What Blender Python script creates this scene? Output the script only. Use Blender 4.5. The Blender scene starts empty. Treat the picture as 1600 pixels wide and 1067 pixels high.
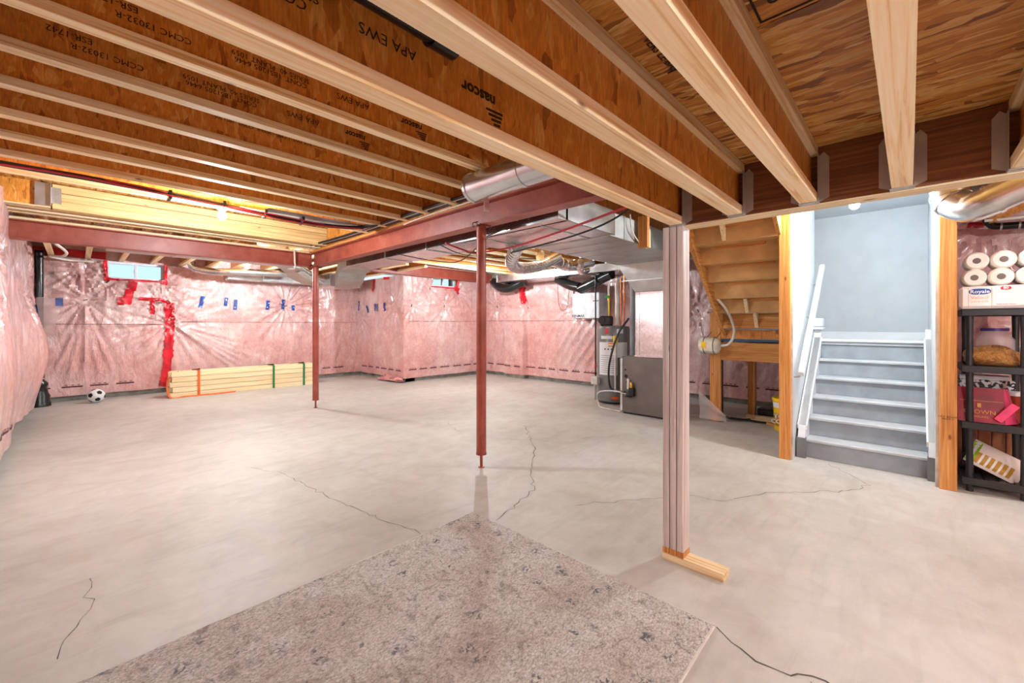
import bpy, math, random
import numpy as np
from mathutils import Vector, Matrix
random.seed(7)
sc = bpy.context.scene
COL = sc.collection

# ------------------------------------------------------------------ camera, world, exposure
# world axes: X runs along the floor joists (away to the right), Y across them (away to the left)
HEAD = math.atan2(621, 650)
cam_d = bpy.data.cameras.new('camera')
cam = bpy.data.objects.new('camera', cam_d); COL.objects.link(cam)
cam_d.sensor_width = 36.0
cam_d.lens = 650.0 / 1600.0 * 36.0
cam_d.shift_y = (507.0 - 533.5) / 1600.0
cam_d.clip_start = 0.02
cam.location = (0, 0, 1.26)
cam.rotation_euler = (math.pi / 2, 0, HEAD - math.pi / 2)
sc.camera = cam

w = bpy.data.worlds.new('sky'); sc.world = w; w.use_nodes = True
wb = w.node_tree.nodes['Background']
wb.inputs[0].default_value = (0.62, 0.82, 1.0, 1); wb.inputs[1].default_value = 0.32
sc.view_settings.view_transform = 'Standard'
sc.view_settings.look = 'None'
sc.view_settings.gamma = 1.0
sc.view_settings.use_curve_mapping = False
sc.view_settings.exposure = 2.05
BULB = 900.0          # emission of a bare bulb

# ------------------------------------------------------------------ materials
def lin(c):
    return tuple(((v / 255) / 12.92 if v / 255 <= 0.04045 else ((v / 255 + 0.055) / 1.055) ** 2.4) for v in c) + (1,)

class NT:
    def __init__(s, name):
        s.m = bpy.data.materials.new(name); s.m.use_nodes = True
        s.n = s.m.node_tree.nodes; s.l = s.m.node_tree.links
        s.b = s.n['Principled BSDF']
    def new(s, t, **k):
        o = s.n.new(t)
        for a, v in k.items(): setattr(o, a, v)
        return o
    def coords(s, scale=(1, 1, 1), rot=(0, 0, 0), rnd=0.0):
        tc = s.new('ShaderNodeTexCoord'); mp = s.new('ShaderNodeMapping')
        mp.inputs['Scale'].default_value = scale; mp.inputs['Rotation'].default_value = rot
        s.l.new(tc.outputs['Object'], mp.inputs['Vector'])
        if rnd:
            oi = s.new('ShaderNodeObjectInfo'); mu = s.new('ShaderNodeMath', operation='MULTIPLY')
            mu.inputs[1].default_value = rnd; s.l.new(oi.outputs['Random'], mu.inputs[0])
            s.l.new(mu.outputs[0], mp.inputs['Location'])
        return mp.outputs['Vector']
    def noise(s, vec, scale=1, detail=4, rough=0.55, dist=0):
        n = s.new('ShaderNodeTexNoise'); s.l.new(vec, n.inputs['Vector'])
        n.inputs['Scale'].default_value = scale; n.inputs['Detail'].default_value = detail
        n.inputs['Roughness'].default_value = rough; n.inputs['Distortion'].default_value = dist
        return n.outputs['Fac']
    def vor(s, vec, scale=1, out='Color'):
        n = s.new('ShaderNodeTexVoronoi'); s.l.new(vec, n.inputs['Vector']); n.inputs['Scale'].default_value = scale
        return n.outputs[out]
    def ramp(s, fac, stops):
        r = s.new('ShaderNodeValToRGB'); e = r.color_ramp.elements
        while len(e) < len(stops): e.new(0.5)
        for i, (p, c) in enumerate(stops):
            e[i].position = p; e[i].color = lin(c) if len(c) == 3 else c
        s.l.new(fac, r.inputs[0]); return r.outputs[0]
    def mix(s, a, b, fac=0.5, mode='MIX'):
        m = s.new('ShaderNodeMix', data_type='RGBA', blend_type=mode)
        for sock, v in ((m.inputs[0], fac), (m.inputs[6], a), (m.inputs[7], b)):
            if hasattr(v, 'is_linked'): s.l.new(v, sock)
            else: sock.default_value = v
        return m.outputs[2]
    def tint(s, col, amt=0.25):
        oi = s.new('ShaderNodeObjectInfo'); mr = s.new('ShaderNodeMapRange')
        mr.inputs[3].default_value = 1 - amt; mr.inputs[4].default_value = 1 + amt * 0.5
        s.l.new(oi.outputs['Random'], mr.inputs[0])
        hs = s.new('ShaderNodeHueSaturation'); s.l.new(mr.outputs[0], hs.inputs['Value']); s.l.new(col, hs.inputs['Color'])
        return hs.outputs[0]
    def bump(s, h, strength=0.3, dist=0.01):
        b = s.new('ShaderNodeBump'); b.inputs['Strength'].default_value = strength; b.inputs['Distance'].default_value = dist
        s.l.new(h, b.inputs['Height']); s.l.new(b.outputs[0], s.b.inputs['Normal'])
    def col(s, c):
        if hasattr(c, 'is_linked'): s.l.new(c, s.b.inputs['Base Color'])
        else: s.b.inputs['Base Color'].default_value = lin(c)
    def set(s, **k):
        for a, v in k.items(): s.b.inputs[a.replace('_', ' ')].default_value = v
        return s.m

def plain(name, c, rough=0.5, metal=0.0, var=0.06, **k):
    t = NT(name)
    f = t.noise(t.coords((6, 6, 6)), 1, 4)
    lo = tuple(max(0, v * (1 - var * 1.6)) for v in c); hi = tuple(min(255, v * (1 + var)) for v in c)
    t.col(t.ramp(f, [(0.3, lo), (0.7, hi)]))
    return t.set(Roughness=rough, Metallic=metal, **k)

def wood(name, ax, c0, c1, c2, tint=0.18):
    t = NT(name)
    sc_ = [62, 62, 62]; sc_[ax] = 1.6
    v = t.coords(tuple(sc_), rnd=37)
    f = t.noise(v, 1, 5, 0.6, 0.7)
    sk = [7, 7, 7]; sk[ax] = 2.6
    k = t.vor(t.coords(tuple(sk), rnd=11), 1, 'Distance')
    g = t.ramp(f, [(0.34, c0), (0.5, c1), (0.66, c2)])
    kr = t.ramp(k, [(0.03, (105, 62, 30)), (0.075, (255, 255, 255))])
    g = t.mix(g, kr, 0.75, 'MULTIPLY')
    t.col(t.tint(g, tint)); t.bump(f, 0.12, 0.004)
    return t.set(Roughness=0.62)

def osb(name, sa, sb, cols, tint=0.15, gloss=0.5):
    t = NT(name)
    nv = t.coords((3, 3, 3)); dn = t.new('ShaderNodeTexNoise'); t.l.new(nv, dn.inputs['Vector']); dn.inputs['Scale'].default_value = 2.2
    def layer(s_, seed, k):
        v = t.coords(s_, rnd=seed)
        ad = t.new('ShaderNodeVectorMath', operation='MULTIPLY_ADD')
        t.l.new(dn.outputs['Color'], ad.inputs[0]); ad.inputs[1].default_value = (k, k, k); t.l.new(v, ad.inputs[2])
        return t.vor(ad.outputs[0], 1, 'Color'), t.vor(ad.outputs[0], 1, 'Distance')
    a, ad_ = layer(sa, 13, 1.6); b, bd_ = layer(sb, 29, 2.6)
    sa_ = t.new('ShaderNodeSeparateColor'); t.l.new(a, sa_.inputs[0])
    sb_ = t.new('ShaderNodeSeparateColor'); t.l.new(b, sb_.inputs[0])
    ca = t.ramp(sa_.outputs[0], cols); cb = t.ramp(sb_.outputs[1], cols)
    msk = t.ramp(sb_.outputs[2], [(0.5, (0, 0, 0)), (0.52, (255, 255, 255))])
    c = t.mix(ca, cb, msk)
    fine = t.noise(t.coords(tuple(v * 3 for v in sa)), 1, 3)
    c = t.mix(c, t.ramp(fine, [(0.3, (176, 168, 160)), (0.7, (255, 255, 255))]), 0.6, 'MULTIPLY')
    t.col(t.tint(c, tint)); t.bump(sa_.outputs[0], 0.25, 0.004)
    return t.set(Roughness=gloss)

M = {}
LC = [(0, (132, 74, 24)), (0.22, (204, 132, 52)), (0.65, (232, 166, 78)), (1, (248, 208, 134))]
WC = [(0, (172, 98, 34)), (0.12, (222, 140, 52)), (0.8, (232, 154, 64)), (1, (242, 180, 96))]
M['osb_floor'] = osb('osb_subfloor', (62, 6.5, 62), (46, 9, 46), LC)
M['osb_web_x'] = osb('osb_web_x', (55, 55, 9), (38, 38, 16), WC, 0.2, 0.42)
M['osb_web_y'] = osb('osb_web_y', (55, 55, 9), (38, 38, 16), WC, 0.2, 0.42)
PINE = ((222, 178, 116), (246, 220, 172), (252, 236, 202))
for i, a in enumerate('xyz'):
    M['pine_' + a] = wood('pine_' + a, i, *PINE)
    M['fir_' + a] = wood('fir_' + a, i, (176, 108, 46), (206, 140, 70), (224, 166, 96), 0.12)
    M['pale_' + a] = wood('pale_pine_' + a, i, (226, 196, 146), (238, 214, 168), (246, 228, 190), 0.1)
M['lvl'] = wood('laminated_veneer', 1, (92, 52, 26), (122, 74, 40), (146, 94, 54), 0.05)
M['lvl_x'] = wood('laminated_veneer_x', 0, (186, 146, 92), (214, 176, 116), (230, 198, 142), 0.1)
M['primed'] = wood('pink_primed_wood', 2, (172, 152, 146), (200, 186, 180), (216, 208, 202), 0.10)
M['mdf'] = plain('mdf_board', (204, 160, 102), 0.65, var=0.05)
t = NT('red_primed_steel')
f = t.noise(t.coords((5, 5, 5)), 1, 6, 0.65); f2 = t.noise(t.coords((60, 60, 4)), 1, 3)
c = t.ramp(f, [(0.3, (140, 60, 46)), (0.55, (162, 78, 60)), (0.75, (172, 100, 84))])
t.col(t.mix(c, t.ramp(f2, [(0.62, (255, 255, 255)), (0.74, (120, 84, 78))]), 0.5, 'MULTIPLY')); t.bump(f, 0.08, 0.004)
M['steel_red'] = t.set(Roughness=0.42)
def galv(name, base, rough, k=5):
    t = NT(name)
    v = t.coords((k, k, k)); f = t.noise(v, 1, 3)
    t.col(t.ramp(f, [(0.3, tuple(x * 0.86 for x in base)), (0.7, base)]))
    r = t.new('ShaderNodeMapRange'); r.inputs[3].default_value = rough * 0.7; r.inputs[4].default_value = rough * 1.35
    t.l.new(f, r.inputs[0]); t.l.new(r.outputs[0], t.b.inputs['Roughness'])
    t.bump(t.noise(t.coords((1.7, 1.7, 1.7)), 1, 2), 0.25, 0.06)
    return t.set(Metallic=1.0)
M['galv'] = galv('galvanised_sheet', (214, 216, 218), 0.24)
M['galv_dull'] = galv('dull_galvanised_sheet', (204, 206, 204), 0.42)
M['foil'] = galv('crinkled_foil', (232, 234, 236), 0.2, 30)
M['hanger'] = plain('zinc_hanger', (186, 182, 174), 0.45, 0.5)

def pinkfilm(name):
    t = NT(name)
    v = t.coords((1, 1, 1))
    a = t.noise(v, 2.3, 7, 0.68, 0.8); b = t.noise(v, 11, 5, 0.7, 1.2); d_ = t.noise(v, 0.9, 3, 0.5)
    c1 = t.ramp(a, [(0.28, (188, 134, 132)), (0.5, (208, 169, 166)), (0.72, (226, 206, 202))])
    c2 = t.ramp(b, [(0.3, (188, 138, 136)), (0.5, (212, 179, 175)), (0.68, (234, 222, 218))])
    c = t.mix(c1, c2, 0.36)
    c = t.mix(c, t.ramp(d_, [(0.35, (255, 228, 224)), (0.65, (255, 255, 255))]), 1.0, 'MULTIPLY')
    t.col(c)
    w1 = t.noise(t.coords((9, 9, 3.2)), 1, 4, 0.6, 1.5); w2 = t.noise(t.coords((3, 3, 2)), 1, 5, 0.6, 2.0)
    ad = t.new('ShaderNodeMath', operation='ADD'); t.l.new(w1, ad.inputs[0]); t.l.new(w2, ad.inputs[1])
    t.bump(ad.outputs[0], 0.6, 0.03)
    return t.set(Roughness=0.36, Coat_Weight=0.7, Coat_Roughness=0.16, Specular_IOR_Level=0.6)
M['pink'] = pinkfilm('pink_insulation_under_poly')
M['batt'] = plain('raw_pink_fibre', (232, 150, 146), 0.9, var=0.2)
t = NT('clear_poly'); t.col((236, 226, 228))
M['poly'] = t.set(Roughness=0.12, Alpha=0.38)

t = NT('concrete_floor')
v = t.coords((1, 1, 1))
a = t.noise(v, 0.7, 6, 0.6, 0.4); b = t.noise(v, 5, 6, 0.65, 0.6); c3 = t.noise(t.coords((1.4, 9, 1), (0, 0, 0.9)), 1.2, 5, 0.6, 0.8)
c = t.ramp(a, [(0.3, (178, 174, 167)), (0.5, (193, 190, 184)), (0.72, (202, 200, 196))])
c = t.mix(c, t.ramp(b, [(0.34, (222, 218, 213)), (0.6, (255, 255, 255))]), 0.45, 'MULTIPLY')
c = t.mix(c, t.ramp(c3, [(0.3, (222, 219, 216)), (0.5, (255, 255, 255))]), 0.35, 'MULTIPLY')
t.col(c)
rr = t.new('ShaderNodeMapRange'); rr.inputs[3].default_value = 0.42; rr.inputs[4].default_value = 0.64
t.l.new(a, rr.inputs[0]); t.l.new(rr.outputs[0], t.b.inputs['Roughness']); t.bump(b, 0.06, 0.01)
M['floor'] = t.m
M['concrete'] = plain('foundation_concrete', (158, 156, 146), 0.85, var=0.16)
M['crack'] = plain('crack_line', (88, 82, 76), 0.9)
t = NT('rug_weave')
v = t.coords((1, 1, 1))
p = t.vor(t.coords((8, 8, 8)), 1, 'Distance'); q = t.noise(v, 9, 6, 0.72, 1.8); s_ = t.noise(t.coords((75, 130, 75)), 1, 3, 0.6, .6); z_ = t.noise(v, 1.5, 4, 0.6, 1.0); q2 = t.noise(v, 21, 4, 0.65, 2.4)
c = t.ramp(q, [(0.34, (184, 176, 170)), (0.45, (221, 216, 211)), (0.58, (236, 233, 229)), (0.70, (196, 191, 186))])
bl = t.ramp(p, [(0.16, (255, 255, 255)), (0.3, (0, 0, 0))]); bl2 = t.ramp(q2, [(0.50, (0, 0, 0)), (0.56, (255, 255, 255))])
c = t.mix(c, lin((116, 124, 132)), t.mix(bl, bl2, 1.0, 'MULTIPLY'))
c = t.mix(c, lin((140, 134, 129)), t.ramp(q2, [(0.58, (0, 0, 0)), (0.66, (210, 210, 210))]))
c = t.mix(c, t.ramp(z_, [(0.36, (228, 216, 208)), (0.58, (255, 255, 255))]), 0.8, 'MULTIPLY')
c = t.mix(c, t.ramp(s_, [(0.33, (176, 174, 171)), (0.62, (255, 255, 255))]), 0.8, 'MULTIPLY')
t.col(c); t.bump(s_, 1.0, 0.014)
M['rug'] = t.set(Roughness=0.95)
M['rug_edge'] = plain('rug_binding', (206, 200, 192), 0.9)
M['white'] = plain('white_paint', (222, 226, 229), 0.45, var=0.015)
M['drywall'] = plain('grey_blue_drywall', (186, 193, 197), 0.6, var=0.015)
M['drywall_w'] = plain('white_drywall', (204, 210, 214), 0.6, var=0.015)
M['gyp'] = plain('gypsum_edge', (214, 206, 196), 0.9, var=0.1)
M['stair_grey'] = plain('grey_stair_paint', (150, 160, 168), 0.5, var=0.05)
M['tread'] = plain('light_grey_tread', (186, 192, 197), 0.5, var=0.04)
M['skirt_grey'] = plain('dark_grey_skirt', (122, 124, 126), 0.5, var=0.06)
M['red_tape'] = plain('red_sheathing_tape', (206, 18, 40), 0.38, var=0.18, Coat_Weight=0.2)
M['blue_tape'] = plain('blue_tape', (24, 66, 140), 0.3, var=0.2, Coat_Weight=0.4)
M['tape_white'] = plain('white_print', (226, 232, 238), 0.4)
M['ink'] = plain('black_ink', (30, 22, 18), 0.8)
M['stamp'] = plain('faded_stamp_ink', (46, 24, 12), 0.8, var=0.4)
M['ink_pink'] = plain('film_print', (96, 40, 48), 0.6)
M['black'] = plain('black_plastic', (20, 20, 22), 0.35)
M['blackpipe'] = plain('black_abs_pipe', (22, 22, 24), 0.28)
M['blackbag'] = plain('black_plastic_sleeve', (26, 28, 28), 0.16)
M['cable_black'] = plain('black_cable', (22, 22, 24), 0.45)
M['cable_red'] = plain('red_cable', (186, 30, 46), 0.4)
M['cable_white'] = plain('white_cable', (226, 220, 206), 0.45)
M['shelf'] = plain('black_shelf_plastic', (38, 37, 38), 0.42)
M['furnace'] = plain('furnace_taupe', (112, 104, 98), 0.38, 0.2, var=0.04)
M['heater'] = plain('heater_grey', (122, 121, 120), 0.35, 0.15, var=0.03)
M['label'] = plain('paper_label', (228, 228, 230), 0.5, var=0.02)
M['grey_text'] = plain('grey_print', (120, 122, 128), 0.6)
M['yellow'] = plain('yellow_plastic', (236, 196, 22), 0.35)
M['gold'] = plain('mustard_label', (186, 136, 14), 0.4)
M['orange'] = plain('orange_webbing', (236, 104, 24), 0.5)
M['green'] = plain('green_webbing', (26, 120, 60), 0.5)
M['copper'] = plain('copper_pipe', (206, 120, 70), 0.28, 0.9)
M['brass'] = plain('brass', (200, 160, 70), 0.3, 0.9)
M['pvc'] = plain('pale_pvc_pipe', (214, 212, 206), 0.35)
M['redpaint'] = plain('red_sticker', (206, 30, 50), 0.4)
M['greenpl'] = plain('green_plastic', (30, 150, 70), 0.4)
M['cream'] = plain('cream_tank', (232, 226, 210), 0.35)
M['bluefoam'] = plain('blue_sill_gasket', (58, 84, 116), 0.6)
M['paper'] = plain('toilet_paper', (242, 232, 222), 0.9, var=0.02)
M['core'] = plain('cardboard_core', (120, 108, 104), 0.9)
M['pack'] = plain('plastic_wrapped_pack', (238, 230, 226), 0.28, var=0.03, Coat_Weight=0.4)
M['royalblue'] = plain('royal_blue_print', (24, 74, 150), 0.4)
M['tanink'] = plain('tan_print', (206, 160, 110), 0.5)
M['tanbag'] = plain('tan_grocery_bag', (196, 138, 74), 0.35, var=0.22, Coat_Weight=0.3)
t = NT('tan_grocery_bag'); f = t.noise(t.coords((22, 22, 22)), 1, 4, 0.6, 2.5)
t.col(t.ramp(f, [(0.3, (150, 92, 40)), (0.5, (198, 138, 72)), (0.7, (220, 170, 110))])); t.bump(f, 1.0, 0.03); M['tanbag'] = t.set(Roughness=0.32)
M['crimson'] = plain('crimson_bag', (150, 12, 44), 0.4, var=0.15)
M['pinklin'] = plain('pink_bag_gusset', (222, 66, 112), 0.4, var=0.12)
M['goldink'] = plain('gold_print', (208, 150, 60), 0.4)
M['purple'] = plain('purple_lid', (70, 50, 130), 0.4)
M['sauce'] = plain('red_brown_sauce', (150, 50, 26), 0.25)
M['card'] = plain('cardboard', (176, 116, 80), 0.8, var=0.1)
M['lime'] = plain('lime_plastic', (150, 200, 50), 0.3)
M['darkbag'] = plain('dark_plum_bag', (66, 34, 42), 0.3, var=0.3)
t = NT('clear_jar'); t.col((236, 232, 234)); M['jar'] = t.set(Roughness=0.06, Alpha=0.35)
t = NT('window_glass'); t.col((235, 245, 250)); M['glass'] = t.set(Roughness=0.0, Transmission_Weight=1.0, IOR=1.1)
M['vinyl'] = plain('white_vinyl', (232, 236, 240), 0.35)
t = NT('black_white_pattern')
f = t.noise(t.coords((1, 28, 28)), 1, 1, 0.4, 1.5)
t.col(t.ramp(f, [(0.47, (24, 22, 24)), (0.53, (226, 224, 224))])); M['pattern'] = t.set(Roughness=0.5)
for nm_, k_ in (('bulb', 1.0), ('fill_dim', .3), ('bulb_mid', .68), ('fill_soft', .42)):
    t = NT('lamp_glow_' + nm_); t.col((255, 250, 240))
    t.b.inputs['Emission Color'].default_value = (0.865, 0.955, 1.0, 1); t.b.inputs['Emission Strength'].default_value = BULB * k_
    M[nm_] = t.m
M['porcelain'] = plain('porcelain', (236, 234, 230), 0.3)

# ------------------------------------------------------------------ mesh helpers
class MB:
    def __init__(s): s.v = []; s.f = []; s.smooth = False
    def add(s, vs, fs):
        o = len(s.v); s.v += [tuple(map(float, p)) for p in vs]; s.f += [tuple(i + o for i in q) for q in fs]; return s
    def box(s, x0, x1, y0, y1, z0, z1, b=0.0):
        if b <= 0:
            vs = [(x, y, z) for z in (z0, z1) for y in (y0, y1) for x in (x0, x1)]
            return s.add(vs, [(0, 2, 3, 1), (4, 5, 7, 6), (0, 1, 5, 4), (2, 6, 7, 3), (0, 4, 6, 2), (1, 3, 7, 5)])
        return s.obox(((x0 + x1) / 2, (y0 + y1) / 2, (z0 + z1) / 2), (1, 0, 0), (0, 1, 0), (0, 0, 1), (x1 - x0, y1 - y0, z1 - z0), b)
    def obox(s, c, ax, ay, az, size, b=0.0):
        c = Vector(c); ax, ay, az = (Vector(a).normalized() for a in (ax, ay, az))
        hx, hy, hz = (d / 2 for d in size)
        if b <= 0:
            vs = [c + ax * hx * i + ay * hy * j + az * hz * k for k in (-1, 1) for j in (-1, 1) for i in (-1, 1)]
            return s.add(vs, [(0, 2, 3, 1), (4, 5, 7, 6), (0, 1, 5, 4), (2, 6, 7, 3), (0, 4, 6, 2), (1, 3, 7, 5)])
        b = min(b, hx * .9, hy * .9, hz * .9)
        idx = {}; vs = []
        for i in (-1, 1):
            for j in (-1, 1):
                for k in (-1, 1):
                    for a in range(3):
                        o = [hx - b, hy - b, hz - b]; o[a] = (hx, hy, hz)[a]
                        idx[(i, j, k, a)] = len(vs)
                        vs.append(c + ax * o[0] * i + ay * o[1] * j + az * o[2] * k)
        fs = []; cyc = [(-1, -1), (1, -1), (1, 1), (-1, 1)]
        for a in range(3):
            for sg in (-1, 1):
                q = []
                for p_, r_ in cyc:
                    t_ = [0, 0, 0]; t_[a] = sg; t_[(a + 1) % 3] = p_; t_[(a + 2) % 3] = r_
                    q.append(idx[(t_[0], t_[1], t_[2], a)])
                fs.append(tuple(q if sg > 0 else q[::-1]))
        for a in range(3):
            b_, c_ = (a + 1) % 3, (a + 2) % 3
            for p_ in (-1, 1):
                for r_ in (-1, 1):
                    t0 = [0, 0, 0]; t1 = [0, 0, 0]; t0[a] = -1; t1[a] = 1
                    for t_ in (t0, t1): t_[b_] = p_; t_[c_] = r_
                    q = (idx[(*t0, b_)], idx[(*t1, b_)], idx[(*t1, c_)], idx[(*t0, c_)])
                    fs.append(q if p_ * r_ > 0 else q[::-1])
        for i in (-1, 1):
            for j in (-1, 1):
                for k in (-1, 1):
                    q = tuple(idx[(i, j, k, a)] for a in range(3)); fs.append(q if i * j * k > 0 else q[::-1])
        return s.add(vs, fs)
    def tube(s, pts, r, n=10, cap=True, prof=None):
        pts = [Vector(p) for p in pts]; rs = r if isinstance(r, (list, tuple)) else [r] * len(pts)
        up = None; rings = []
        for i, p in enumerate(pts):
            d = (pts[min(i + 1, len(pts) - 1)] - pts[max(i - 1, 0)]).normalized()
            if up is None:
                up = Vector((0, 0, 1)) if abs(d.z) < .9 else Vector((0, 1, 0))
            u = d.cross(up).normalized(); up = u.cross(d).normalized()
            if prof: rings.append([p + u * a + up * b for a, b in prof])
            else: rings.append([p + (u * math.cos(2 * math.pi * k / n) + up * math.sin(2 * math.pi * k / n)) * rs[i] for k in range(n)])
        m = len(rings[0]); o = [q for r_ in rings for q in r_]; fs = []
        for i in range(len(rings) - 1):
            for k in range(m):
                a, b = i * m + k, i * m + (k + 1) % m
                fs.append((a, b, b + m, a + m))
        if cap: fs += [tuple(range(m))[::-1], tuple((len(rings) - 1) * m + k for k in range(m))]
        s.smooth = True if not prof else s.smooth
        return s.add(o, fs)
    def lathe(s, c, prof, axis=(0, 0, 1), n=20):
        c = Vector(c); a = Vector(axis).normalized()
        u = a.orthogonal().normalized(); w_ = a.cross(u); vs = []
        for r, h in prof:
            vs += [c + a * h + (u * math.cos(2 * math.pi * k / n) + w_ * math.sin(2 * math.pi * k / n)) * r for k in range(n)]
        fs = []
        for i in range(len(prof) - 1):
            for k in range(n):
                p, q = i * n + k, i * n + (k + 1) % n; fs.append((p, q, q + n, p + n))
        fs += [tuple(range(n))[::-1], tuple((len(prof) - 1) * n + k for k in range(n))]
        s.smooth = True; return s.add(vs, fs)
    def prism(s, poly, vec):
        n = len(poly); v = Vector(vec); vs = [Vector(p) for p in poly] + [Vector(p) + v for p in poly]
        return s.add(vs, [tuple(range(n))[::-1], tuple(range(n, 2 * n))] + [(i, (i + 1) % n, n + (i + 1) % n, n + i) for i in range(n)])
    def blob(s, c, rad, seed=0, amp=0.15, nu=20, nv=12, flat=0.0):
        rg = random.Random(seed); ph = [(rg.uniform(1, 4), rg.uniform(1, 5), rg.uniform(0, 6.3), rg.uniform(0, 6.3)) for _ in range(7)]
        vs = []
        for j in range(nv + 1):
            th = math.pi * j / nv
            for i in range(nu):
                f_ = 2 * math.pi * i / nu
                k = 1 + amp * sum(math.sin(round(a) * f_ + p) * math.sin(b * th + q) for a, b, p, q in ph) / 3
                x, y, z = math.sin(th) * math.cos(f_), math.sin(th) * math.sin(f_), math.cos(th)
                sx = math.copysign(abs(x) ** .8, x); sy = math.copysign(abs(y) ** .8, y)
                zz = z * k
                if flat and zz < -flat: zz = -flat
                vs.append((c[0] + rad[0] * sx * k, c[1] + rad[1] * sy * k, c[2] + rad[2] * zz))
        fs = [(j * nu + i, j * nu + (i + 1) % nu, (j + 1) * nu + (i + 1) % nu, (j + 1) * nu + i)[::-1] for j in range(nv) for i in range(nu)]
        s.smooth = True; return s.add(vs, fs)
    def build(s, name, mat, parent=None, smooth=None, label=None, cat=None, group=None, kind=None):
        me = bpy.data.meshes.new(name); me.from_pydata(s.v, [], s.f); me.validate(); me.update()
        o = bpy.data.objects.new(name, me); COL.objects.link(o)
        me.materials.append(M[mat] if isinstance(mat, str) else mat)
        if s.smooth if smooth is None else smooth:
            me.polygons.foreach_set('use_smooth', [True] * len(me.polygons))
            try: me.set_sharp_from_angle(angle=math.radians(48))
            except Exception: pass
        if parent is not None: attach(o, parent)
        tag(o, label, cat, group, kind); return o

def origin(o):
    v = Vector((0, 0, 0))
    while o is not None: v = v + Vector(o.location); o = o.parent
    return v
def attach(o, parent):
    o.parent = parent; o.location = Vector(o.location) - origin(parent)   # vertices stay in world coordinates
def tag(o, label=None, cat=None, group=None, kind=None):
    for k, v in (('label', label), ('category', cat), ('group', group), ('kind', kind)):
        if v: o[k] = v
    return o
def thing(name, label, cat, loc=(0, 0, 0), group=None):
    o = bpy.data.objects.new(name, None); COL.objects.link(o); o.location = loc; o.empty_display_size = 0.1
    return tag(o, label, cat, group)

def text(name, s, size, loc, right, up, mat, parent=None, lift=0.002, bold=0.0, cx=True):
    cu = bpy.data.curves.new(name, 'FONT'); cu.body = s; cu.size = size; cu.offset = bold; cu.resolution_u = 2
    cu.align_x = 'CENTER' if cx else 'LEFT'; cu.align_y = 'CENTER'; cu.space_line = 0.85
    tmp = bpy.data.objects.new('tmp', cu); COL.objects.link(tmp)
    dg = bpy.context.evaluated_depsgraph_get(); me = bpy.data.meshes.new_from_object(tmp.evaluated_get(dg))
    bpy.data.objects.remove(tmp); bpy.data.curves.remove(cu)
    r = Vector(right).normalized(); u = Vector(up).normalized(); n = r.cross(u); L = Vector(loc) + n * lift
    for v in me.vertices: v.co = L + r * v.co.x + u * v.co.y
    me.name = name; me.materials.clear(); me.materials.append(M[mat])
    o = bpy.data.objects.new(name, me); COL.objects.link(o)
    if parent is not None: attach(o, parent)
    return o

def spline(pts, k=8):
    P = [Vector(p) for p in pts]; P = [P[0] * 2 - P[1]] + P + [P[-1] * 2 - P[-2]]; out = []
    for i in range(1, len(P) - 2):
        for j in range(k):
            t_ = j / k; a, b, c_, d = P[i - 1:i + 3]
            out.append(0.5 * ((2 * b) + (c_ - a) * t_ + (2 * a - 5 * b + 4 * c_ - d) * t_ ** 2 + (3 * b - a - 3 * c_ + d) * t_ ** 3))
    return out + [P[-2]]

_L = np.random.RandomState(3).rand(128, 128)
def vn(x, y, s=0):
    x = np.asarray(x, float) + s * 17.3 + 40; y = np.asarray(y, float) + s * 9.1 + 40
    xi = np.floor(x).astype(int); yi = np.floor(y).astype(int); fx = x - xi; fy = y - yi
    fx = fx * fx * (3 - 2 * fx); fy = fy * fy * (3 - 2 * fy); g = lambda i, j: _L[i % 128, j % 128]
    return (g(xi, yi) * (1 - fx) + g(xi + 1, yi) * fx) * (1 - fy) + (g(xi, yi + 1) * (1 - fx) + g(xi + 1, yi + 1) * fx) * fy - 0.5

# ------------------------------------------------------------------ setting: floor and walls
XL, XR, YB, YF = -0.58, 7.3, -2.6, 10.05
floor = MB().box(XL - .3, XR + .3, YB - .2, YF + .3, -0.12, 0).build('floor', 'floor', kind='structure')

def crack(pts, wdt, seed, jag=0.02):
    rg = random.Random(seed); P = []
    for a, b in zip(pts[:-1], pts[1:]):
        n = max(3, int(math.dist(a, b) / 0.05))
        for i in range(n):
            t_ = i / n; P.append((a[0] + (b[0] - a[0]) * t_ + rg.uniform(-jag, jag), a[1] + (b[1] - a[1]) * t_ + rg.uniform(-jag, jag)))
    P.append(pts[-1]); m = MB(); vs = []; fs = []
    for i, p in enumerate(P):
        q0 = Vector(P[max(0, i - 1)]); q1 = Vector(P[min(len(P) - 1, i + 1)]); d = (q1 - q0).normalized(); nn = Vector((-d.y, d.x)) * wdt * rg.uniform(.4, 1.3) / 2
        vs += [(p[0] + nn.x, p[1] + nn.y, .0012), (p[0] - nn.x, p[1] - nn.y, .0012)]
        if i: fs.append((2 * i - 2, 2 * i - 1, 2 * i + 1, 2 * i))
    m.add(vs, fs).build('floor_crack', 'crack', floor)
crack([(3.86, 3.47), (3.23, 2.77), (2.65, 2.31), (2.41, 2.07), (1.86, 1.92)], .006, 1)
crack([(1.83, .57), (1.75, .42), (1.77, .31), (1.83, .22), (1.80, .06), (1.72, -.1)], .006, 2, .012)
crack([(1.79, .25), (1.70, .22), (1.6, .2)], .004, 12, .01)
crack([(1.07, 4.19), (1.2, 3.84), (1.24, 3.39), (1.29, 2.84), (1.39, 2.33), (1.43, 2.13)], .004, 3)
crack([(2.4, 1.7), (3.12, 1.16), (3.17, .98), (3.58, .77), (4.04, .32), (4.3, .24), (4.69, .53)], .004, 4)
crack([(.04, 2.93), (.04, 2.7), (0, 2.51), (-.05, 2.32)], .003, 5)
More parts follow.
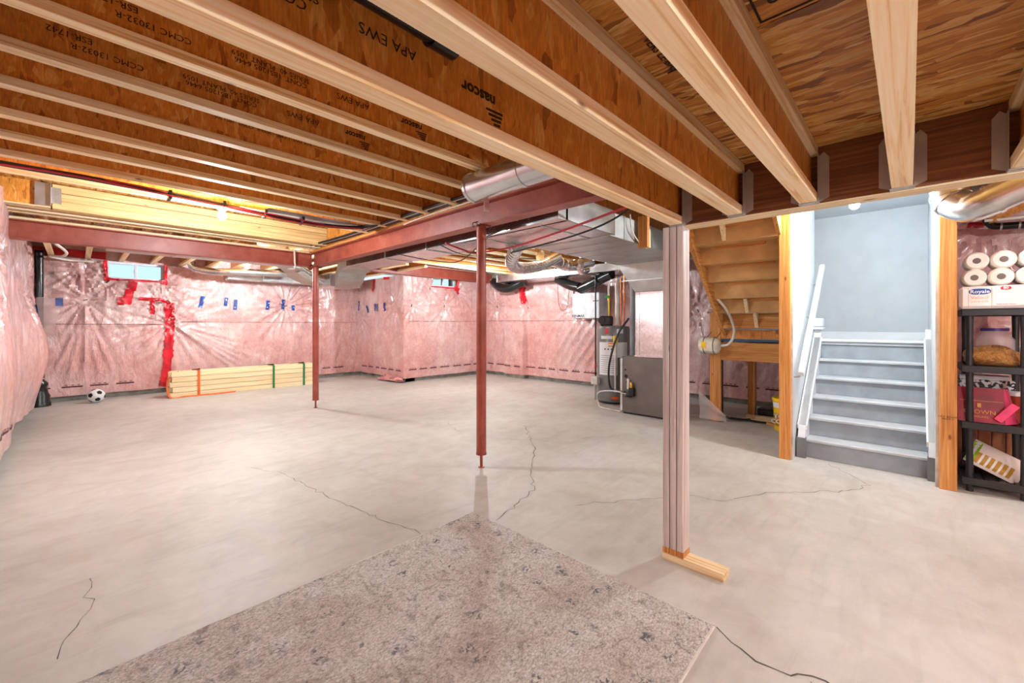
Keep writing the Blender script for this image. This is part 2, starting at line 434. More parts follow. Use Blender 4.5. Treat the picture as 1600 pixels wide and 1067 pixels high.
crack([(3.3, 4.3), (3.0, 3.6), (3.35, 3.1), (3.9, 2.6), (4.6, 2.2)], .003, 6)

class Blanket:
    """poly-covered insulation hung on a wall: surface point for (u along wall, v height)"""
    def __init__(s, org, ud, n, u0, u1, v0, v1, pins=(), seed=0, amp=.05, off=.07, folds=(), sag=None):
        s.o = Vector(org); s.u = Vector(ud); s.n = Vector(n); s.r = (u0, u1, v0, v1); s.pins = pins; s.seed = seed; s.amp = amp; s.off = off; s.folds = folds; s.sag = sag
    def d(s, U, V):
        U = np.asarray(U, float); V = np.asarray(V, float); k = s.seed
        D = s.off + s.amp * (vn(U * 1.3, V * 1.0, k) + .5 * vn(U * 2.9, V * 2.1, k + 1)) + .018 * vn(U * 9, V * 4, k + 2) + .010 * vn(U * 17 + 4 * vn(U * 2, V * 2, 5), V * 3.2, k + 3)
        sw = 3.0 * vn(U * .8, V * .8, k + 7)
        D += .012 * np.abs(np.sin(U * 5.5 + V * 3 + sw * 3)) ** 6 * (vn(U * 1.1, V * 1.1, k + 9) > 0)
        for i, (pu, pv, rad) in enumerate(s.pins):
            du, dv = U - pu, V - pv; R = np.hypot(du, dv) + 1e-4; T = np.arctan2(dv, du)
            win = np.clip(R / .1, 0, 1) * np.exp(-(R / rad) ** 2)
            D += -.05 * np.exp(-(R / .16) ** 2) + .016 * win * np.sin(T * 15 + 3 * vn(T * 2, R * 0, k + i) + i) + .011 * win * np.sin(T * 31 + i * 2)
        for (fu, fv, ang, ln, wd, am) in s.folds:
            ca, sa = math.cos(ang), math.sin(ang); a = (U - fu) * ca + (V - fv) * sa; b = -(U - fu) * sa + (V - fv) * ca
            D += am * np.exp(-((a - ln / 2) / (ln / 2)) ** 4) * np.exp(-(b / wd) ** 2)
        if s.sag: D = D + s.sag(U, V)
        return D
    def p(s, u, v, lift=0.0):
        d = float(s.d(np.array([u]), np.array([v]))[0])
        return s.o + s.u * u + Vector((0, 0, v)) + s.n * (d + lift)
    def mesh(s, name, mat, parent, step=.03, holes=(), hem=None):
        u0, u1, v0, v1 = s.r; nu = max(2, int((u1 - u0) / step)); nv = int((v1 - v0) / step)
        us = np.linspace(u0, u1, nu + 1); vs_ = np.linspace(v0, v1, nv + 1); U, V = np.meshgrid(us, vs_)
        if hem is not None:
            h_ = hem(U); V = v1 - (v1 - V) * (v1 - h_) / (v1 - v0)
        D = s.d(U, V)
        P = np.array(s.o)[None, None] + U[..., None] * np.array(s.u) + V[..., None] * np.array((0, 0, 1.)) + D[..., None] * np.array(s.n)
        flip = s.u.cross(Vector((0, 0, 1))).dot(s.n) < 0
        m = MB(); m.v = [tuple(q) for q in P.reshape(-1, 3)]
        for j in range(nv):
            for i in range(nu):
                cu, cv = U[j, i] + step / 2, V[j, i] + step / 2
                if any(a < cu < b and c_ < cv < d_ for a, b, c_, d_ in holes): continue
                k = j * (nu + 1) + i; q = (k, k + 1, k + nu + 2, k + nu + 1); m.f.append(q[::-1] if flip else q)
        return m.build(name, mat, parent, smooth=True)
    def tape(s, pts, wid, parent, mat='red_tape', name='tape_strip', label=None, rag=.12, seed=0):
        rg = random.Random(seed + int(pts[0][0] * 100)); P = []
        for a, b in zip(pts[:-1], pts[1:]):
            n = max(2, int(math.dist(a, b) / .03))
            P += [(a[0] + (b[0] - a[0]) * i / n, a[1] + (b[1] - a[1]) * i / n) for i in range(n)]
        P.append(pts[-1]); vs = []; fs = []; K = 4
        for i, q in enumerate(P):
            a = P[max(0, i - 1)]; b = P[min(len(P) - 1, i + 1)]; L = math.dist(a, b) or 1; nx, ny = -(b[1] - a[1]) / L, (b[0] - a[0]) / L
            w_ = wid / 2 * (1 + rg.uniform(-rag, rag))
            for j in range(K + 1):
                t_ = (j / K * 2 - 1) * w_; vs.append(s.p(q[0] + nx * t_, q[1] + ny * t_, .014))
            if i:
                for j in range(K):
                    k = (i - 1) * (K + 1) + j; fs.append((k, k + 1, k + K + 2, k + K + 1))
        return MB().add(vs, fs).build(name, mat, parent, smooth=True, label=label)
    def dashes(s, v, u0, u1, parent, seed=0, h_=.022):
        rg = random.Random(seed); m = MB(); u = u0
        def q(a, b, c_, d_):
            n = max(1, int((b - a) / .05))
            for i in range(n):
                x0, x1 = a + (b - a) * i / n, a + (b - a) * (i + 1) / n
                m.add([s.p(x0, c_, .006), s.p(x1, c_, .006), s.p(x1, d_, .006), s.p(x0, d_, .006)], [(0, 1, 2, 3)])
        while u < u1 - .3:
            L = rg.uniform(.18, .26); q(u, u + L, v, v + h_)
            for k in range(3):
                a = u + L * (.15 + .3 * k); q(a, a + .03, v + h_ + .012, v + h_ + .022)
            u += L + rg.uniform(.07, .13)
        m.build('printed_line', 'ink_pink', parent)
    def pinmark(s, u, v, parent, a=.0):
        m = MB(); P = s.p(u, v, .004); t_ = s.u * math.cos(a) + Vector((0, 0, math.sin(a)))
        m.obox(P, t_, s.n, t_.cross(s.n), (.06, .012, .016)).build('anchor_pin', 'black', parent)

# far wall (left part), with the wide basement window
W1 = (.36, 1.12, 2.06, 2.36)
def slab_with_hole(name, axis, c0, c1, a0, a1, z1, hole):
    m = MB(); h0, h1, g0, g1 = hole
    for p, q, r_, s_ in ((a0, h0, 0, z1), (h1, a1, 0, z1), (h0, h1, 0, g0), (h0, h1, g1, z1)):
        if q > p and s_ > r_: (m.box(p, q, c0, c1, r_, s_) if axis == 'Y' else m.box(c0, c1, p, q, r_, s_))
    return m.build(name, 'concrete', kind='structure')
wall_far = slab_with_hole('wall_far', 'Y', YF, YF + .25, XL - .25, 4.96, 2.36, W1)
pins1 = [(.10, 1.67, .62), (.37, 2.0, .5), (1.10, 2.02, .55), (1.06, 1.66, .5), (3.2, 1.67, .6), (1.2, 1.28, .75), (.05, 2.19, .5)]
f1 = [(1.25, 1.25, -.75 + .09 * k, 1.5 - .1 * k, .022, .022) for k in range(6)] + [(.1, 1.5, -1.9 + .16 * k, 1.1, .03, .024) for k in range(5)]
B1 = Blanket((0, YF, 0), (1, 0, 0), (0, -1, 0), XL, 4.96, .09, 2.35, pins1, 1, .055, .10, f1)
b1 = B1.mesh('insulation_blanket', 'pink', wall_far, .026, [(W1[0] - .005, W1[1] + .005, W1[2], W1[3])])
for s_ in (dict(pts=[(.62, 1.95), (.74, 1.93)], wid=.16), dict(pts=[(.66, 1.9), (.60, 1.62)], wid=.12), dict(pts=[(.53, 1.74), (.53, 1.6)], wid=.08)):
    B1.tape(parent=b1, label='red tape patch under the wide window', **s_)
B1.tape([(.77, 1.72), (1.08, 1.72), (1.2, 1.65)], .06, b1, label='red tape strip running sideways')
B1.tape([(.96, 1.70), (.95, 1.45)], .07, b1)
B1.tape([(1.19, 1.66), (1.2, 1.2), (1.17, .75), (1.14, .3), (1.10, .12)], .14, b1, label='long red tape strip down to the floor', rag=.2)
B1.tape([(.34, 2.36), (.345, 2.1), (.37, 2.03)], .05, b1); B1.tape([(1.14, 2.36), (1.14, 2.1), (1.13, 2.04)], .05, b1); B1.tape([(.36, 2.045), (1.14, 2.045)], .03, b1)
B1.tape([(.33, 2.05), (.40, 2.03)], .07, b1); B1.tape([(1.08, 2.04), (1.17, 2.03)], .08, b1)
for (u_, v_, u2, v2) in ((1.70, 1.81, 1.65, 1.58), (2.08, 1.80, 2.06, 1.63), (2.245, 1.77, 2.23, 1.56), (2.83, 1.77, 2.815, 1.575), (3.145, 1.81, 3.13, 1.60), (3.34, 1.69, 3.34, 1.575)):
    bt = B1.tape([(u_, v_), (u2, v2)], .065, b1, 'blue_tape', rag=.05, label='blue tape strip')
    B1.tape([(u_ + .008, v_ - .045), (u_ + .015, v_ - .06)], .02, b1, 'tape_white', 'tape_print'); B1.tape([(u2 + .005, v2 + .06), (u2 - .008, v2 + .045)], .022, b1, 'tape_white', 'tape_print')
for u_, v_, _ in pins1[:5]: B1.pinmark(u_, v_, b1, u_ * 3)
B1.dashes(.225, XL + .1, 1.05, b1, 1); B1.dashes(.225, 3.6, 4.85, b1, 2)
B1.tape([(XL + .1, 1.27), (1.0, 1.262)], .006, b1, 'ink_pink', 'printed_line', rag=.3); B1.tape([(1.35, 1.31), (4.8, 1.31)], .005, b1, 'ink_pink', 'printed_line', rag=.3)

# return wall running towards the camera, then the far wall's right part with the small window
wall_ret = MB().box(4.96, 5.21, 7.98, YF + .25, 0, 2.36).build('wall_far_return', 'concrete', kind='structure')
BR = Blanket((4.96, 0, 0), (0, 1, 0), (-1, 0, 0), 7.885, YF, .09, 2.34, [(9.9, 1.45, .5), (8.3, 1.65, .5)], 4, .06, .09)
br = BR.mesh('insulation_blanket', 'pink', wall_ret, .028)
for (u_, v_, u2, v2) in ((9.94, 1.85, 9.97, 1.6), (9.5, 1.72, 9.42, 1.55), (9.12, 1.75, 9.12, 1.58), (8.98, 1.74, 8.98, 1.57), (8.68, 1.76, 8.66, 1.57)):
    BR.tape([(u_, v_), (u2, v2)], .07, br, 'blue_tape', rag=.25)
    BR.tape([(u_ + .005, v_ - .07), (u_ - .01, v_ - .085)], .02, br, 'tape_white', 'tape_print')
BR.tape([(9.15, 2.33), (9.15, 2.12), (9.22, 2.05)], .09, br); BR.tape([(8.72, 2.32), (8.5, 2.31)], .06, br)
BR.dashes(.24, 8.0, 9.95, br, 3)
MB().blob((4.82, 8.35, .06), (.10, .42, .06), 5, .5, 40, 10, .6).build('raw_insulation', 'batt', wall_ret)
W2 = (5.66, 6.34, 2.15, 2.42)
wall_far2 = slab_with_hole('wall_far_right', 'Y', 7.98, 8.23, 4.97, XR + .25, 2.5, W2)
B2 = Blanket((0, 7.98, 0), (1, 0, 0), (0, -1, 0), 4.865, XR, .09, 2.44, [(5.12, 1.68, .55), (6.0, 1.69, .5), (5.6, 2.07, .4), (6.42, 2.05, .4)], 6, .05, .09)
b2 = B2.mesh('insulation_blanket', 'pink', wall_far2, .03, [(W2[0], W2[1], W2[2], W2[3] + .1)])
B2.tape([(5.64, 2.13), (6.36, 2.13)], .03, b2); B2.tape([(6.37, 2.42), (6.37, 2.1), (6.43, 2.0)], .07, b2); B2.tape([(6.28, 2.13), (6.44, 2.09)], .09, b2)
for u_, v_, _ in B2.pins: B2.pinmark(u_, v_, b2, 1.4)
B2.dashes(.26, 5.0, 7.2, b2, 4); B2.tape([(5.0, 1.33), (7.2, 1.34)], .006, b2, 'ink_pink', 'printed_line', rag=.3)

# right wall with its pilaster
wall_r = MB().box(XR, XR + .25, -.2, 8.23, 0, 2.66).box(XR - .13, XR, 6.46, 7.04, 0, .1).build('wall_right', 'concrete', kind='structure')
pil = lambda U, V: .13 * np.clip((U - 6.40) / .06, 0, 1) * np.clip((7.10 - U) / .06, 0, 1)
f3 = [(4.2 + .22 * k, .35, 2.2, 1.3, .035, .03) for k in range(8)]
B3 = Blanket((XR, 0, 0), (0, 1, 0), (-1, 0, 0), -.2, 7.96, .09, 2.4, [(7.45, 1.70, .5), (6.41, 1.66, .4), (5.12, 1.62, .6), (2.6, 1.5, .5), (1.4, 1.0, .5)], 8, .05, .085, f3, pil)
b3 = B3.mesh('insulation_blanket', 'pink', wall_r, .032)
B3.tape([(6.45, 2.35), (6.46, 2.0), (6.44, 1.74)], .09, b3, rag=.3); B3.tape([(6.9, 2.2), (6.6, 2.17)], .05, b3)
B3.tape([(1.35, 1.2), (1.3, .55), (1.22, .15)], .14, b3, rag=.2)
for u_, v_, _ in B3.pins: B3.pinmark(u_, v_, b3, 1.2)
B3.dashes(.27, 1.0, 7.85, b3, 6); B3.tape([(4.5, 1.34), (7.8, 1.35)], .006, b3, 'ink_pink', 'printed_line', rag=.3)

# left wall: sheet bellies out into the room
wall_l = MB().box(XL - .25, XL, YB - .2, YF + .25, 0, 2.66).build('wall_left', 'concrete', kind='structure')
def belly(U, V):
    g = np.exp(-((V - .75) / .65) ** 2)
    return .03 * g * (1 + .3 * np.sin(U * 1.9)) + .05 * g * np.exp(-((U - 6.0) / .5) ** 2) + .16 * np.exp(-((V - .9) / .6) ** 2) * np.exp(-((U - 8.2) / .8) ** 2)
BL = Blanket((XL, 0, 0), (0, 1, 0), (1, 0, 0), YB, 9.62, .05, 2.45, [(6.0, 1.9, .5), (5.4, 1.5, .5), (7.9, 1.6, .6), (9.0, 1.9, .5)], 11, .05, .12, [], belly)
bl = BL.mesh('insulation_blanket', 'pink', wall_l, .035, hem=lambda U: .16 + .10 * vn(U * .9, U * 0, 3) + .55 * np.clip((U - 8.9) / .7, 0, 1))
BL.tape([(5.1, 2.02), (5.25, 1.98)], .16, bl); BL.tape([(5.2, 1.93), (5.22, 1.82)], .08, bl); BL.tape([(9.5, 2.4), (9.45, 1.8), (9.4, 1.6)], .03, bl)
BL.tape([(8.6, 1.62), (8.7, 1.5)], .07, bl, 'blue_tape'); BL.tape([(9.1, 1.55), (9.15, 1.42)], .07, bl, 'blue_tape'); BL.dashes(.3, 5.0, 6.2, bl, 8)
wall_rear = MB().box(XL - .25, 6.0, YB - .25, YB, 0, 2.66).build('wall_rear', 'concrete', kind='structure')
BB = Blanket((0, YB, 0), (1, 0, 0), (0, 1, 0), XL, 5.9, .09, 2.4, [], 14, .05, .05); BB.mesh('insulation_blanket', 'pink', wall_rear, .08)
wall_alc = MB().box(5.62, 5.87, YB - .2, -.22, 0, 2.66).build('wall_alcove', 'concrete', kind='structure')
BA = Blanket((5.62, 0, 0), (0, 1, 0), (-1, 0, 0), YB, -.22, .09, 2.4, [(-.45, 2.15, .7), (-.8, 1.2, .5)], 15, .06, .12, [(-.5, 1.3, -1.9 + .2 * k, .9, .03, .03) for k in range(5)])
ba = BA.mesh('insulation_blanket', 'pink', wall_alc, .03)
BA.tape([(-.38, 2.16), (-.48, 2.14)], .05, ba)
sheet = MB(); g_ = []
for i in range(9):
    for j in range(13):
        u_, v_ = i / 8, j / 12
        g_.append((-.42 + .28 * u_ - .10 * v_ * u_, 9.42 - .12 * u_ + .03 * math.sin(v_ * 5), 1.66 - .52 * v_ + .015 * math.sin(u_ * 9 + v_ * 4)))
sheet.add(g_, [(i * 13 + j, i * 13 + j + 1, (i + 1) * 13 + j + 1, (i + 1) * 13 + j) for i in range(8) for j in range(12)])
poly = sheet.build('poly_sheet', 'poly', smooth=True, label='loose clear plastic flap with a blue tape square by the black drain pipe', cat='plastic sheet')
MB().box(-.22, -.14, 9.28, 9.283, 1.54, 1.66).build('tape_square', 'blue_tape', poly)

# windows
def window(n, x0, x1, z0, z1, y, lab):
    r_ = thing('window_%d' % n, lab, 'window', ((x0 + x1) / 2, y, z0)); r_['kind'] = 'structure'
    m = MB(); t_ = .035
    m.box(x0, x1, y + .02, y + .09, z0, z0 + t_).box(x0, x1, y + .02, y + .09, z1 - t_, z1).box(x0, x0 + t_, y + .02, y + .09, z0 + t_, z1 - t_).box(x1 - t_, x1, y + .02, y + .09, z0 + t_, z1 - t_)
    m.build('window_frame', 'vinyl', r_); xm = (x0 + x1) / 2
    MB().box(xm - .02, xm + .02, y + .015, y + .075, z0 + t_, z1 - t_, .004).build('meeting_stile', 'vinyl', r_)
    MB().box(xm - .032, xm - .02, y + .0, y + .016, (z0 + z1) / 2 - .03, (z0 + z1) / 2 + .03).build('latch', 'hanger', r_)
    for a, b in ((x0 + t_, xm - .02), (xm + .02, x1 - t_)): MB().box(a, b, y + .05, y + .056, z0 + t_, z1 - t_).build('pane', 'glass', r_)
window(1, W1[0], W1[1], W1[2], W1[3], YF, 'wide white sliding basement window edged with red tape')
window(2, W2[0], W2[1], W2[2], W2[3], 7.98, 'small bright basement window tucked under the steel beam')

# ------------------------------------------------------------------ ceiling: subfloor panels and framing
ZK = 2.36                     # underside of the joists in the main bay
ZD = 1.78                     # underside of the dropped bay above the camera
JD = .241                     # joist depth
ceil = MB().box(XL - .25, XR + .25, YB - .25, YF + .25, ZK + JD + .02, ZK + JD + .05).build('ceiling', 'osb_floor', kind='structure')
pan = None; y0 = .93
for i in range(7):
    for j in range(4):
        x0_ = XL + i * 1.22; yy = y0 + j * 2.44
        MB().box(x0_ + .002, min(x0_ + 1.218, XR + .2), yy + .002, min(yy + 2.438, YF + .2), ZK + JD + .002, ZK + JD + .019).build('osb_panel', 'osb_floor', ceil)
ceil_low = MB().box(XL, 2.28, YB, .93, ZD + JD + .02, ZD + JD + .04).build('ceiling_dropped', 'osb_floor', kind='structure')
for i in range(3):
    for j in range(2):
        x0_ = XL + .25 + i * 1.22 - .9; yy = .93 - 1.83 * (j + 1)
        MB().box(max(XL, x0_ + .002), min(x0_ + 1.217, 2.28), max(yy + .002, YB), yy + 1.828, ZD + JD + .002, ZD + JD + .019).build('osb_panel', 'osb_floor', ceil_low)
rim = MB().box(XL, 2.28, .93, .968, ZD + JD, ZK + JD).build('rim_board', 'osb_web_x', label='sheathing board closing the step between the two ceiling heights', cat='board')
MB().box(2.28, 2.32, YB, .96, ZD + JD, ZK + JD).build('rim_board', 'osb_web_y', label='sheathing board above the laminated header of the dropped bay', cat='board')

def ijoist(axis, c, a0, a1, zb, label, group, fw=.064, stamps=()):
    R_ = thing('floor_joist', label, 'joist', ((a0 + a1) / 2, c, zb) if axis == 'X' else (c, (a0 + a1) / 2, zb), group)
    def bx(o0, o1, z0, z1, nm, mt, b=0):
        m = MB()
        (m.box(a0, a1, c + o0, c + o1, z0, z1, b) if axis == 'X' else m.box(c + o0, c + o1, a0, a1, z0, z1, b)); m.build(nm, mt, R_)
    ax = axis.lower()
    bx(-fw / 2, fw / 2, zb, zb + .039, 'bottom_flange', 'pine_' + ax)
    bx(-.006, .006, zb + .039, zb + JD - .039, 'web', 'osb_web_' + ax)
    bx(-fw / 2, fw / 2, zb + JD - .039, zb + JD, 'top_flange', 'pine_' + ax)
    for s_, x_, dz, size in stamps:
        text('stamp', s_, size, (x_, c - .006, zb + dz), (-1, 0, 0), (0, 0, -1), 'stamp', R_, .0015, .0)
    return R_
def logo(x_, c, zb, parent, k=1.0):
    text('stamp', 'nascor', .055 * k, (x_, c - .006, zb + .128), (-1, 0, 0), (0, 0, -1), 'stamp', parent, .0015, .0016)
    m = MB()
    for i in range(5):
        a, b = .03 + .012 * i, .11 - .004 * i
        z = zb + .10 - .012 * i; m.add([(x_ + a * k, c - .0078, z), (x_ + b * k, c - .0078, z + .003), (x_ + b * k, c - .0078, z - .005), (x_ + a * k, c - .0078, z - .007)], [(0, 1, 2, 3)])
    m.build('stamp', 'stamp', parent)

ST = lambda o: [('APA EWS', 1.05 + o, .125, .045), ('CONT. 1BS1205 6446\nSERIES 40  PLANT 1059', .65 + o, .12, .034), ('CCMC 13032-R', .22 + o, .10, .036), ('ESR-1742', .10 + o, .142, .036)]
ORD = ['first', 'second', 'third', 'fourth', 'fifth', 'sixth', 'seventh', 'eighth', 'ninth', 'tenth', 'eleventh', 'twelfth', 'thirteenth', 'fourteenth']
KY = [1.39, 1.80, 2.216, 2.607, 3.018, 3.46, 3.854, 4.27, 4.71]
for i, y in enumerate(KY):
    a1 = 2.42
    lab = 'wooden I-joist of the left bay, %s one back from the dropped ceiling' % ORD[i]
    st = ST(0.0) if i == 2 else ST(-.12) if i == 3 else [('nascor  APA EWS  CCMC 13032-R  CONT. 1BS1205', .9, .15, .03)] if i == 4 else []
    R_ = ijoist('X', y, XL, a1, ZK, lab, 'I-joists of the left ceiling bay', stamps=st)
    if i == 2: logo(1.42, y, ZK, R_)
    if i == 3: logo(1.25, y, ZK, R_, .9)
# multi-ply header past the joists, with a hanger, then two more plies
hd = thing('multi_ply_header', 'pale multi-ply wooden header with a metal hanger above the left steel beam', 'beam', (1.0, 5.95, ZK))
MB().box(XL, -.17, 5.90, 5.99, ZK + .01, ZK + JD).build('sheathing_face', 'osb_web_x', hd)
for k in range(3):
    z0 = ZK + .0 + k * .08; MB().box(-.16, 2.42, 5.885 + .012 * (k % 2), 5.99, z0, z0 + .077, .003).build('ply', 'lvl_x', hd)
MB().box(XL, -.17, 5.86, 5.99, ZK - .0, ZK + .012).build('bottom_strip', 'pine_x', hd)
hg = MB().box(-.27, -.17, 5.868, 5.884, ZK, ZK + JD - .01).box(-.17, -.165, 5.83, 5.885, ZK + .02, ZK + JD - .01).box(-.165, -.10, 5.874, 5.882, ZK + .05, ZK + .2)
hgo = hg.build('hanger', 'galv_dull', hd)
for k in range(3): MB().lathe((-.13, 5.872, ZK + .08 + .045 * k), [(.006, 0), (.006, .004)], (0, -1, 0), 8).build('nail', 'hanger', hgo)
for k, y in enumerate((6.16, 6.32)):
    ijoist('X', y, XL, 2.42, ZK, 'wooden I-joist beside the left steel beam, %s from the multi-ply header' % ORD[k], 'I-joists by the left steel beam')
# bays beyond the steel beams
for i in range(14):
    y = 2.2 + .415 * i
    if y > 6.7: break
    ijoist('X', y, 2.62, 7.25, ZK, 'golden I-joist over the furnace corner, %s from the stairs side' % ORD[i], 'I-joists over the furnace corner')
for i in range(3):
    y = .98 + .41 * i
    ijoist('X', y, 2.62, 4.3, ZK, 'wooden I-joist above the stair front, %s from the drywall' % ORD[i], 'I-joists above the stair front')
for i in range(13):
    x = -.28 + .41 * i
    if abs(x - 2.5) < .1: x += .12
    ijoist('Y', x, 6.72, YF - .02, ZK, 'wooden I-joist running to the far wall, %s from the left wall' % ORD[i], 'I-joists over the far strip')
MB().box(XL, 4.96, YF - .03, YF + .02, ZK, ZK + JD).build('rim_insulation', 'pink', wall_far)
MB().box(4.96, XR, 7.94, 7.98, 2.44, ZK + JD).build('rim_insulation', 'pink', wall_far2)
MB().box(XL, .35, YF - .05, YF - .03, ZK + .02, ZK + .14).build('rim_tape', 'red_tape', wall_far)

# dropped bay above the camera
LX = 2.2
for i, y in enumerate((.88, .598, .313, .02, -.274, -.57)):
    nm = ['wide-lit I-joist landing above the bare post', 'I-joist hung second along the dark header, beside the post joist', 'I-joist hung third along the dark header', 'I-joist running straight ahead at the right of the view', 'I-joist at the right edge of the view', 'I-joist just outside the right edge of the view'][i]
    R_ = ijoist('X', y, XL, LX - .004, ZD, nm, 'I-joists of the dropped bay', .06, [('APA EWS', .50, .135, .036), ('CCMC 13032-R\nSERIES 40 PLT 1059', .22, .13, .03)] if i == 0 else [])
    if i == 0: logo(.78, y, ZD, R_, .85)
    h_ = MB()
    for sd in (-1, 1):
        h_.box(LX - .045, LX - .001, y + sd * .034 - .0015, y + sd * .034 + .0015, ZD - .002, ZD + .2)
        h_.prism([(LX - .002, y + sd * .034, ZD + .005), (LX - .002, y + sd * .068, ZD + .02), (LX - .002, y + sd * .068, ZD + .19), (LX - .002, y + sd * .05, ZD + .215), (LX - .002, y + sd * .034, ZD + .2)], (-.003, 0, 0))
    h_.box(LX - .05, LX - .001, y - .034, y + .034, ZD - .004, ZD - .001).build('joist_hanger', 'hanger', R_)
hdr = thing('laminated_header', 'dark brown laminated header carrying the joist ends above the stairs', 'beam', (LX + .04, 0, ZD))
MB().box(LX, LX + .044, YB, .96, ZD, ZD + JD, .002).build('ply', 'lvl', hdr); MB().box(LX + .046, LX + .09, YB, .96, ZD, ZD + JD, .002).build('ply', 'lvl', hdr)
MB().box(LX - .002, LX + .092, YB, .94, ZD - .007, ZD - .0005).build('bottom_lath', 'pale_y', hdr)
text('stamp', 'CE CÔTÉ\nDESSOUS\nVERS LE BAS', .036, (1.14, .475, ZD + JD + .001), (1, 0, 0), (0, -1, 0), 'stamp', ceil_low, .002, .0006)
text('stamp', '2015', .05, (1.09, .225, ZD + JD + .001), (1, 0, 0), (0, -1, 0), 'stamp', ceil_low, .002, .0016)
m = MB(); zt = ZD + JD + .0015
for (a, b, c_, d_) in ((.85, 1.195, .268, .273), (1.191, 1.195, -.02, .27), (1.04, 1.24, .425, .428), (1.237, 1.24, .425, .53)): m.box(a, b, c_, d_, zt - .002, zt)
m.build('stamp_frame', 'stamp', ceil_low)
dp = thing('drain_pipe', 'black drain pipe lying in the joist bay above the view', 'pipe', (.1, .79, ZD + .13))
MB().tube([(XL, .79, ZD + .155), (.60, .79, ZD + .155)], .030, 20).build('pipe', 'blackpipe', dp)
MB().tube([(.56, .79, ZD + .155), (.63, .79, ZD + .155)], .037, 20).build('coupling', 'blackpipe', dp)
text('print', 'ROYAL PIPE  ABS DWV', .022, (.40, .772, ZD + .13), (-1, 0, 0), (0, .75, -.66), 'label', dp, .002)

# ------------------------------------------------------------------ steel beams and columns
def ibeam(axis, c, a0, a1, zb, label, h_=.2, bw=.13):
    R_ = thing('steel_beam', label, 'steel beam', ((a0 + a1) / 2, c, zb) if axis == 'X' else (c, (a0 + a1) / 2, zb), 'red primed steel beams')
    for nm, o0, o1, z0, z1 in (('bottom_flange', -bw / 2, bw / 2, zb, zb + .012), ('web', -.005, .005, zb + .012, zb + h_ - .012), ('top_flange', -bw / 2, bw / 2, zb + h_ - .012, zb + h_)):
        m = MB(); (m.box(a0, a1, c + o0, c + o1, z0, z1, .003) if axis == 'X' else m.box(c + o0, c + o1, a0, a1, z0, z1, .003)); m.build(nm, 'steel_red', R_)
    return R_
ZB = 2.135
bm1 = ibeam('Y', 2.5, 1.0, 6.55, ZB, 'red primed steel beam carried by both columns')
bm2 = ibeam('X', 6.62, XL, 2.49, ZB, 'red primed steel beam running in from the left wall')
bm3 = ibeam('X', 7.72, 3.9, 7.25, 2.31, 'mauve primed steel beam above the small window', .22, .12)
MB().box(7.0, 7.25, 7.63, 7.72, 2.30, 2.52).build('end_plate', 'steel_red', bm3)
MB().box(2.43, 2.57, 1.0, 6.56, ZB + .2, ZB + .225, .002).build('nailer', 'fir_y', bm1)
MB().box(XL, 2.43, 6.55, 6.69, ZB + .2, ZB + .225, .002).build('nailer', 'pale_x', bm2)
MB().box(2.42, 2.44, 2.4, 6.4, ZK, ZK + JD).build('rim_closure', 'osb_web_y', bm1)
def column(x, y, label):
    R_ = thing('steel_column', label, 'column', (x, y, 0), 'adjustable steel columns')
    MB().lathe((x, y, .135), [(.043, 0), (.0435, .002), (.0435, ZB - .145)], n=24).build('tube', 'steel_red', R_)
    MB().lathe((x, y, .115), [(.047, 0), (.047, .022)], n=24).build('collar', 'steel_red', R_)
    MB().lathe((x, y, .006), [(.013, 0), (.013, .11)], n=12).build('screw_jack', 'steel_red', R_)
    MB().lathe((x, y, 0), [(.028, 0), (.026, .008)], n=8).build('foot_nut', 'steel_red', R_)
    tp = MB().box(x - .07, x + .07, y - .055, y + .055, ZB - .011, ZB - .0005).build('top_plate', 'steel_red', R_)
    for sx in (-1, 1):
        for sy in (-1, 1): MB().tube(spline([(x + sx * .05, y + sy * .04, ZB - .016), (x + sx * .075, y + sy * .03, ZB - .012), (x + sx * .078, y + sy * .02, ZB + .014), (x + sx * .05, y + sy * .015, ZB + .018)], 4), .004, 6).build('clip', 'black', tp)
column(2.47, 2.735, 'near red steel column standing alone mid-floor')
column(2.5, 6.5, 'far red steel column by the lumber stack at the beam corner')

# bare built-up post
po = thing('wooden_post', 'built-up post of three primed studs on a floor plate', 'post', (2.225, .905, 0))
for k in range(3):
    y = .85 + .0375 * k
    s_ = MB().box(2.18, 2.268, y + .002, y + .0355, .039, ZD - .0005, .003).build('stud', 'primed', po)
for k in range(3): MB().box(2.179, 2.269, .851 + .0375 * k, .851 + .0375 * k + .0348, .039, .07).build('bare_wood_end', 'fir_z', po)
pl_ = MB().box(2.18, 2.27, .655, .965, 0, .0385, .003).build('floor_plate', 'pine_y', po)

# stub of framing hanging under the joist behind the post
st_ = thing('hanging_stub', 'short wooden stub nailed under the framing behind the post', 'board', (4.1, 1.9, 2.05))
MB().box(3.95, 4.0, 1.90, 2.0, 2.04, ZK, .002).build('back_piece', 'fir_z', st_); MB().box(4.0, 4.09, 1.93, 1.97, 2.05, 2.24, .002).build('front_piece', 'pale_z', st_)

